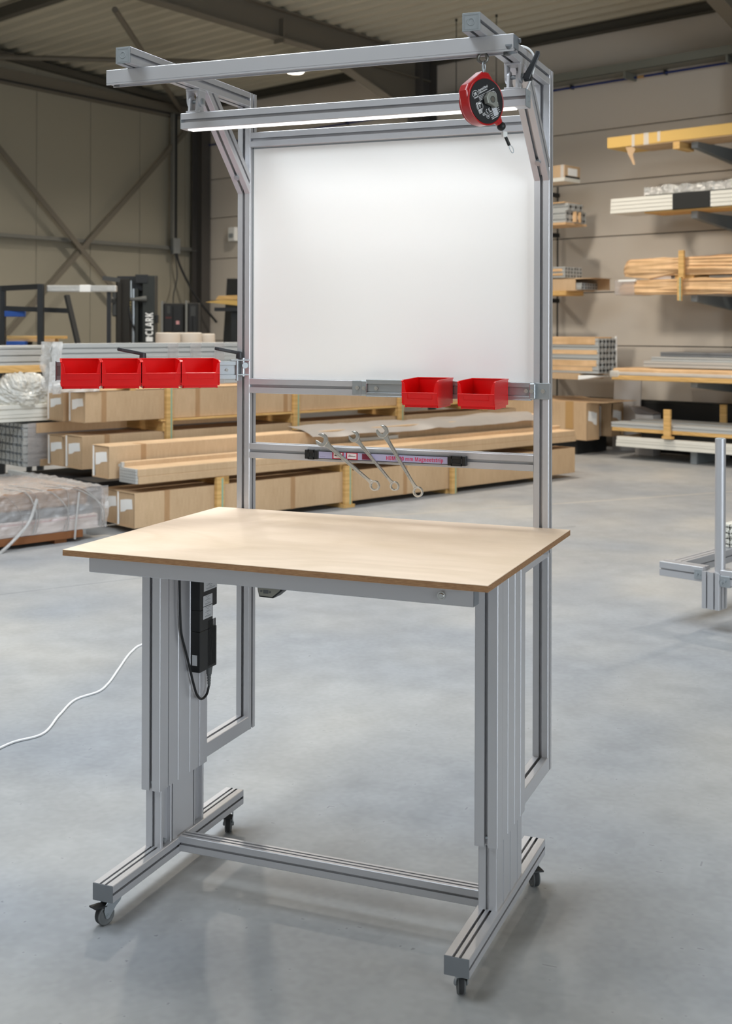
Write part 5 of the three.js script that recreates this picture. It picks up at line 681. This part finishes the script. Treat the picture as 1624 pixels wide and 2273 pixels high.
  carton('cardboard_box', 'upright open carton with a white label, nearer of two right of the right bench post', HALL, [-3.0, -1.48], [0.2, 0.69], [1.06, 1.36], { ends: [1], group: 'open cartons by the back wall', cat: 'box', label: true }); carton('cardboard_box', 'upright open carton with a tilted label, farther of two right of the right bench post', HALL, [-3.0, -1.46], [0.22, 0.66], [0.5, 0.8], { ends: [1], group: 'open cartons by the back wall', skew: 0.05 });
  const cg = thing('bar_stack', 'dark bars upright between the two open cartons', 'bars', HALL(-2.9, 0.22, 1.04), HALL_YAW); for (let k = 0; k < 4; k++) part(cg, 'bar', bx(0, 1.38 - 0.02 * k, 0.0, 0.4, -0.045 * (k + 1) + 0.004, -0.045 * k, 0.003), k === 3 ? M.paper : k % 2 ? M.aluDark : M.darkBoard); part(cg, 'skid', bx(0.1, 1.2, -0.22, -0.025, -0.5, 0.2), M.darkBoard); 
  const tl = thing('cardboard_sheet', 'flattened cardboard lid lying over the open cartons', 'cardboard', HALL(-3.0, 0.69, 1.36), HALL_YAW); part(tl, 'sheet', poly([[0, 0.004], [0.9, 0.03], [1.0, 0.012], [1.75, 0.006], [1.74, 0], [0, 0]], 0.8, 0.001).translate(0, 0, -0.85), M.card); part(tl, 'tape', bx(1.2, 1.32, -0.35, 0.01, 0.001, 0.006), M.tape);
}
// ------------------------------------------------------------------ aluminium trolley at the right edge
{
  const t = thing('aluminium_trolley', 'aluminium section trolley with upright round tube at the right edge', 'trolley', HALL(0, 0, 0), HALL_YAW);
  part(t, 'corner_block', profY(4.054, 4.157, 0.12, 0.32, 8.584, 8.676, [['b', 0.022], ['b', -0.022], ['r', 0.02], ['r', -0.02], ['l', 0]], 0.009, 0.013), M.alu);
  part(t, 'upright_tube', [rod([4.134, 0.3, 8.62], [4.134, 1.045, 8.62], 0.0285, 28)], M.alu); part(t, 'tube_cap', rod([4.134, 1.045, 8.62], [4.134, 1.049, 8.62], 0.0275, 28, 0.02), M.capLight);
  part(t, 'frame_bar', profX(3.789, 4.054, 0.26, 0.339, 8.585, 8.665, [['l', 0], ['t', 0], ['b', 0]], 0.009, 0.013), M.alu); part(t, 'frame_bar', profX(4.157, 5.3, 0.26, 0.339, 8.585, 8.665, [['l', 0], ['t', 0]], 0.009, 0.013), M.alu);
  part(t, 'side_bar', profZ(3.815, 3.895, 0.258, 0.337, 6.4, 8.585, [['t', 0.018], ['t', -0.018], ['r', 0]], 0.007, 0.012), M.alu); part(t, 'side_bar', profZ(4.95, 5.03, 0.258, 0.337, 6.4, 8.585, [['t', 0.018], ['t', -0.018]], 0.007, 0.012), M.alu); part(t, 'rear_bar', profX(3.8, 5.1, 0.258, 0.337, 6.32, 6.4, [['t', 0]], 0.009, 0.013), M.alu);
  part(t, 'bracket', [bx(4.006, 4.054, 0.272, 0.326, 8.665, 8.671, 0.001), rod([4.022, 0.3, 8.671], [4.022, 0.3, 8.677], 0.009, 14), rod([4.043, 0.298, 8.671], [4.043, 0.298, 8.676], 0.004, 10)], M.zinc); part(t, 'bracket', [bx(4.157, 4.215, 0.25, 0.31, 8.64, 8.67, 0.002), rod([4.168, 0.272, 8.67], [4.168, 0.272, 8.677], 0.009, 14), rod([4.186, 0.285, 8.67], [4.186, 0.285, 8.677], 0.009, 14)], M.zinc);
  for (const [x, z] of [[5.25, 8.625], [3.86, 6.36], [5.0, 6.36]]) { part(t, 'leg', profY(x - 0.04, x + 0.04, 0.1, 0.258, z - 0.04, z + 0.04, [['b', 0]], 0.009, 0.012), M.alu); part(t, 'caster', [rod([x - 0.015, 0.04, z], [x + 0.015, 0.04, z], 0.04, 20), bx(x - 0.022, x + 0.022, 0.06, 0.1, z - 0.03, z + 0.03, 0.003)], M.tread); }
  const cb = thing('bar_bundle', 'bundle of bars with black pierced ends lying on the trolley at the right edge', 'bundle', HALL(4.037, 0.34, 7.99), HALL_YAW + Math.PI / 2);
  bars(cb, [0, 1.4], [0, 0.135], [-0.225, 0], 4, 6, M.bg_alu_white, undefined, true, 0.2, M.darkBoard);
}
renderer.render(scene, camera);
